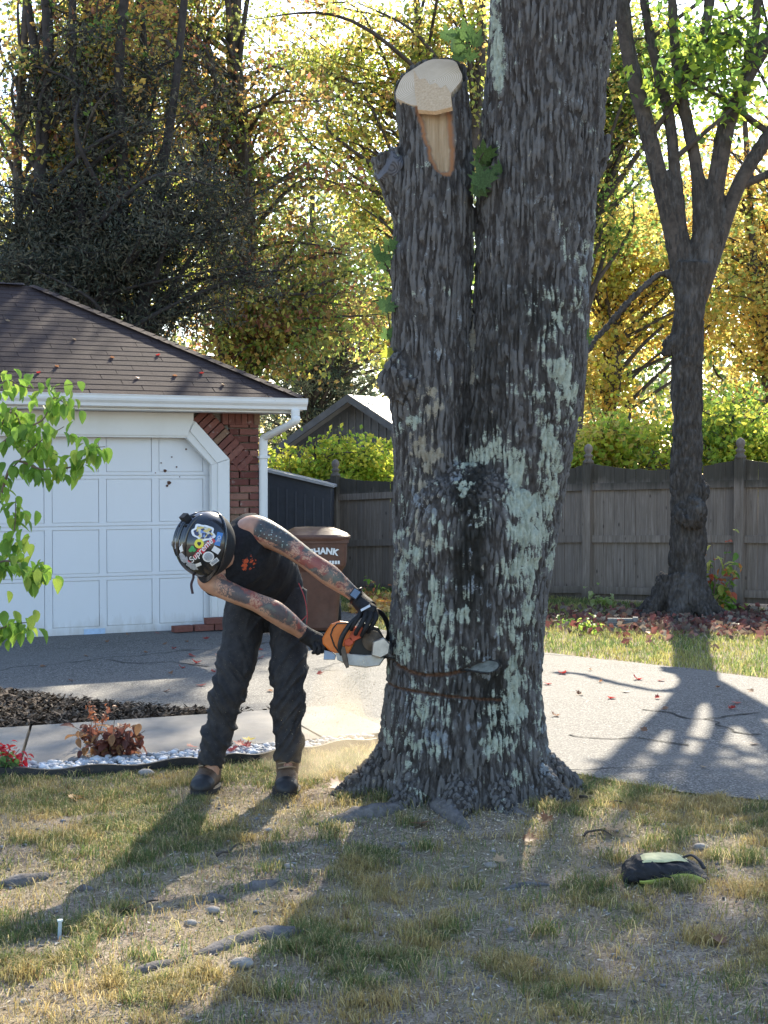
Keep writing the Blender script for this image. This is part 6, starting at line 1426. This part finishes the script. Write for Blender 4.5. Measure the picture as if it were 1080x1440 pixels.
branches = [([(-46, 900), (-30, 760), (0, 700), (12, 665), (55, 622), (90, 600)], 0), ([(-46, 880), (-30, 640), (-10, 560), (10, 535), (40, 545), (110, 540)], .3), ([(-30, 700), (-10, 640), (20, 610), (60, 590), (75, 560), (95, 570)], -.2), ([(0, 700), (20, 650), (60, 660), (105, 655), (122, 632), (148, 628)], .1), ([(-46, 900), (-20, 830), (5, 780), (20, 745), (22, 700)], .2), ([(-40, 880), (-10, 800), (20, 790), (50, 805), (60, 800)], -.2), ([(-46, 960), (-20, 900), (10, 880), (40, 875)], .0), ([(-20, 640), (0, 600), (20, 580), (40, 620), (80, 640)], .25)]
for pts, dy in branches:
    P = smooth_path([D(x_, y_, dy * (k / len(pts))) for k, (x_, y_) in enumerate(pts)], 6); local(dog, MB().tube(P, np.linspace(.010, .0025, len(P)), 6).build('branch', Mdog, None, True))
    m = len(P); nl = int(44 + 34 * random.random())
    for k in range(nl):
        f = .30 + .70 * (k + random.random()) / nl; p = P[min(m - 1, int(f * (m - 1)))] + rng.standard_normal(3) * [.045, .09, .035]
        if to_px(*p)[0] < -40: continue
        o = link('leaf', random.choice(dm)); o.location = p; s_ = random.uniform(.07, .112); o.scale = (s_, s_, s_)
        o.rotation_euler = Matrix.Rotation(random.random() * 6.283, 3, 'Z').to_euler(); o.rotation_euler.x = random.uniform(-1.35, -.35); local(dog, o)
st_ = smooth_path([(-2.72, DY, -.05), (-2.70, DY, .5), D(-46, 760), D(-40, 640), D(-40, 520)], 6); local(dog, MB().tube(st_, np.linspace(.022, .010, len(st_)), 8).build('stem', Mdog, None, True))
# ------------------------------------------------------------------ small plants
def herb(name, label, cat, px, py, stems_, leafdef, z=.02, group=None, Y=None):
    g_ = gr(px, py); t = thing(name, label, cat, (g_[0], g_[1], z), 0, group); sc = g_[1] / FPX
    for dx, dy, r_ in stems_:
        e = np.array((dx * sc, random.uniform(-.06, .06), dy * sc)); P = smooth_path([np.zeros(3), e * .5 + rng.standard_normal(3) * .015, e], 4); MB().tube(P, np.linspace(r_, .0018, len(P)), 5).build('stem', Mdog, t)
        for k in range(leafdef[1]):
            f = random.uniform(.35, 1.02); p = P[min(len(P) - 1, int(f * (len(P) - 1)))] + rng.standard_normal(3) * leafdef[3]
            o = link('leaf', random.choice(leafdef[0]), t); o.location = p; s_ = leafdef[2] * random.uniform(.7, 1.25); o.scale = (s_,) * 3; o.rotation_euler = (random.uniform(-1.2, .5), random.uniform(-.5, .5), random.random() * 6.283)
    return t
def ovals(cols, trans=.45, boost=1.6):
    out = []
    for c_ in cols: V, F = oval_leaf(.25, .3); me = MB().add(V, F).mesh('leaf', True); me.materials.append(m_solidleaf('plant leaf', c_, .25, trans, boost)); out.append(me)
    return out
rust = ovals([(.16, .06, .045), (.22, .09, .06), (.12, .05, .04), (.28, .15, .07)]); rustl = ovals([(.34, .13, .06), (.28, .10, .05)])
herb('rusty_perennial', 'low rust-brown perennial growing among the white pebbles', 'plant', 152, 1070, [(dx, dy, .004) for dx, dy in ((-52, 42), (-30, 22), (-15, 45), (5, 40), (20, 38), (38, 30), (55, 38), (-5, 25), (25, 20), (45, 15), (-40, 40), (12, 55), (-22, 30), (30, 44))], (rust, 13, .065, .024), .03)
herb('rusty_spire', 'upright rust-red seed spires of the perennial behind the pebbles', 'plant', 135, 1052, [(-10, 62, .003), (-4, 55, .003), (20, 58, .003), (48, 28, .003)], (rustl, 26, .028, .012), .03)
redf = ovals([(.55, .02, .03), (.42, .02, .03), (.50, .05, .04)], .3); grl = ovals([(.10, .18, .05), (.07, .13, .04)])
herb('red_flower_plant', 'red flowering plant at the left edge of the pebble border', 'plant', 12, 1088, [(dx, dy, .004) for dx, dy in ((-12, 36), (2, 30), (12, 24), (22, 18), (28, 10), (-20, 22))], (redf, 15, .045, .02), .03)
herb('flower_foliage', 'green foliage under the red flowers at the left edge', 'plant', 6, 1092, [(dx, dy, .004) for dx, dy in ((-10, 22), (5, 20), (14, 12), (-18, 14))], (grl, 12, .05, .02), .03)
mixl = ovals([(.20, .30, .05), (.30, .34, .06), (.12, .22, .04), (.45, .10, .05), (.50, .20, .06), (.42, .42, .12)], .5, 1.8)
lml = ovals([(.14, .27, .04), (.22, .32, .05), (.30, .36, .08)], .5, 1.9)
herb('sapling', 'multicoloured sapling with green, yellow and red leaves right of the forked maple', 'plant', 1000, 868, [(dx, dy, .007) for dx, dy in ((0, 100), (15, 82), (25, 112), (42, 78), (8, 60), (-2, 122), (30, 90))], (mixl, 11, .105, .05), .0)
herb('green_seedlings', 'dense green seedlings at the foot of the forked maple', 'plant', 1008, 866, [(dx, dy, .006) for dx, dy in ((-14, 40), (0, 45), (10, 38), (22, 30), (-6, 26), (15, 20), (28, 18))], (lml, 13, .10, .05), .0)
herb('fence_weed', 'pale leafy weed growing by the fence post between trunk and maple', 'plant', 845, 858, [(dx, dy, .005) for dx, dy in ((-12, 38), (-5, 30), (8, 26), (16, 22), (-16, 20), (2, 18))], (ovals([(.30, .36, .14), (.24, .32, .08), (.40, .42, .2)], .5, 1.7), 8, .085, .03), .0)
herb('bed_weed', 'small yellow-green weed at the grass edge left of the maple', 'plant', 795, 882, [(dx, dy, .004) for dx, dy in ((-8, 12), (0, 16), (8, 12), (14, 8))], (lml, 7, .07, .02), .0)
herb('maple_foot_weed', 'short green weed beside the grey edging block', 'plant', 828, 892, [(dx, dy, .004) for dx, dy in ((-8, 24), (4, 30), (10, 20), (16, 14), (-14, 12))], (lml, 8, .06, .03), .0)
herb('fence_ivy', 'thin brown and green weeds at the fence foot left of the trunk', 'plant', 520, 848, [(dx, dy, .004) for dx, dy in ((-14, 26), (0, 38), (12, 30), (24, 22))], (rustl + lml, 8, .06, .04), .0)
# ------------------------------------------------------------------ ribbed grey edging block by the maple
g_ = gr(872, 884); blk = thing('edging_block', 'ribbed pale grey edging block beside the forked maple', 'block', (g_[0], g_[1], 0), R(-8)); blk.scale = (.75, .75, .7); Mblk = simple('grey plastic', (.22, .22, .21), .7, var=.2)
MB().box((-.17, 0, 0), (.17, .05, .15)).build('panel', Mblk, blk); MB().box((.171, -.02, 0), (.24, .06, .17)).build('end_post', Mblk, blk)
for k in range(4): MB().box((-.165, -.016, .02 + k * .033), (.165, -.001, .038 + k * .033)).build('rib', Mblk, blk)
# ------------------------------------------------------------------ pouch
g_ = gr(935, 1238); pz = ground_z(g_[0], g_[1]); pouch = thing('tool_pouch', 'crumpled black and yellow-green pouch lying on the lawn', 'pouch', (g_[0], g_[1], pz), R(-4)); pouch.scale = (.88, .88, .88)
Mpb = simple('black pouch fabric', (.016, .016, .02), .75, var=.4, sc=30, bump=.5, bsc=40); Mpy = simple('yellow-green pouch fabric', (.34, .36, .07), .6, var=.25, sc=14, bump=.4, bsc=30)
def pouch_rings(dx=0.0, k=1.0, wr=.012):
    r_ = []
    for f in np.linspace(-1, 1, 15):
        h = .057 * (1 - .55 * abs(f + .1) ** 3.0) * (1 - .12 * f) * k; d = .105 * (1 - .35 * abs(f) ** 4) * k; r_.append((np.array((f * .183, .02 * math.sin(f * 3), h * .98)), np.array((0, 1., 0)), np.array((0, 0, 1.)), d, h))
    return r_
V, F, N = remeshed(loft(pouch_rings(), 28, True, 2.6), .005, 5, .5); f = fbm(np.c_[V[:, 0] * 11 + V[:, 2] * 8, V[:, 1] * 11, V[:, 2] * 16], 3, 9); rid = 1 - np.abs(f - .5) * 5; V = V + N * ((rid - .4) * .013)[:, None]; V[:, 2] = np.maximum(V[:, 2], .003)
MB().add(V, F).build('body', Mpb, pouch, True)
def patch(u0, u1, lo, hi, name, mat):
    """fabric panel raised a few millimetres over the body, bounded in x and by lower and upper section angle"""
    mb = MB(); m, n = 16, 9; V_ = []
    for i in range(m):
        t_ = i / (m - 1); x_ = u0 + (u1 - u0) * t_; a0 = np.interp(t_, [0, .5, 1], lo); a1 = np.interp(t_, [0, .5, 1], hi); f_ = x_ / .183
        h = .057 * (1 - .55 * abs(f_ + .1) ** 3) * (1 - .12 * f_); d = .105 * (1 - .35 * abs(f_) ** 4)
        for j in range(n):
            a_ = a0 + (a1 - a0) * j / (n - 1); ce, se = math.cos(a_), math.sin(a_); k_ = 1.10 + .05 * vnoise(np.array([[x_ * 30, a_ * 3, 0]]), 2)[0] - .06 * (abs(j - 4) == 4) - .06 * (i in (0, m - 1))
            V_.append((x_, .02 * math.sin(f_ * 3) - d * k_ * np.sign(ce) * abs(ce) ** (2 / 2.6), max(.004, h * .98 + h * k_ * np.sign(se) * abs(se) ** (2 / 2.6))))
    F_ = [(i*n+j, (i+1)*n+j, (i+1)*n+j+1, i*n+j+1) for i in range(m - 1) for j in range(n - 1)]; return mb.add(V_, F_).build(name, mat, pouch, True)
patch(-.125, .168, (-.55, -.5, -.55), (-.25, .05, .40), 'side_panel', Mpy); patch(-.11, .105, (.95, .92, 1.35), (1.75, 2.1, 2.2), 'top_panel', simple('pale yellow pouch fabric', (.50, .48, .26), .65, var=.2, bump=.4, bsc=30))  # top panel in a paler yellow than the side panel
MB().tube(smooth_path([(-.17, -.06, .07), (-.11, -.105, .055), (-.05, -.115, .06), (.02, -.11, .05)], 5), .009, 6, flat=.4).build('strap', Mpb, pouch, True)
MB().tube(smooth_path([(.08, .03, .10), (.12, .02, .115), (.15, -.02, .10), (.165, -.05, .075)], 5), .012, 6, flat=.4).build('strap', Mpb, pouch, True)
# ------------------------------------------------------------------ single stones, peg and twigs on the lawn
Mstone = simple('pale field stone', (.30, .27, .24), .9, var=.3, sc=40, bump=.5)
for a_, b_, r_, lb_ in ((985, 1195, .026, 'pale stone on the lawn behind the pouch'), (300, 1283, .02, 'tan broken stone on bare soil above the long root'), (268, 1304, .018, 'small dark stone on the sunlit bare soil'), (405, 1222, .018, 'small pale stone beside the grass left of the trunk shadow'), (340, 1364, .03, 'flat grey stone below the long surface root'), (155, 1088, .03, 'white pebble strayed onto the grass by the edging'), (205, 1090, .034, 'flat white stone on the grass under the edging'), (690, 1218, .02, 'small white stone in front of the trunk')):
    g_ = gr(a_, b_); V, F = ico(2); V = V * (1 + .35 * (fbm(V * 1.7 + a_, 2, 3) - .5)[:, None]) * np.array((r_ * 1.3, r_, r_ * .7)); o = MB().add(V, F).build('stone', Mstone, None, True); o.location = (g_[0], g_[1], ground_z(g_[0], g_[1]) + r_ * .35); tag(o, lb_, 'stone')
g_ = gr(83, 1322); pg = MB(); pg.tube([(0, 0, -.03), (.004, 0, .062)], .0065, 10); pg.tube([(.004, 0, .062), (.004, 0, .068)], .010, 10); o = pg.build('marker_peg', simple('pale blue plastic', (.42, .50, .53), .5)); o.location = (g_[0], g_[1], ground_z(g_[0], g_[1])); tag(o, 'small pale plastic peg stuck upright in the lawn', 'peg')
for pts, lb_ in (([(305, 1212), (322, 1203), (340, 1192)], 'dark curved twig in the grass below the person'), ([(815, 1132), (850, 1136), (880, 1134)], 'pale straight twig near the driveway edge'), ([(820, 1185), (835, 1178), (860, 1186)], 'thin grey twig left of the pouch'), ([(170, 1292), (190, 1286), (222, 1272)], 'thin dark twig on the bare soil at left')):
    P = smooth_path([gr(a_, b_) + [0, 0, .02 + ground_z(*gr(a_, b_)[:2])] for a_, b_ in pts], 5); P[:, 2] += .006 * np.sin(np.arange(len(P))); o = MB().tube(P, np.linspace(.007, .003, len(P)), 6).build('twig', Mtwig, None, True); tag(o, lb_, 'twig')
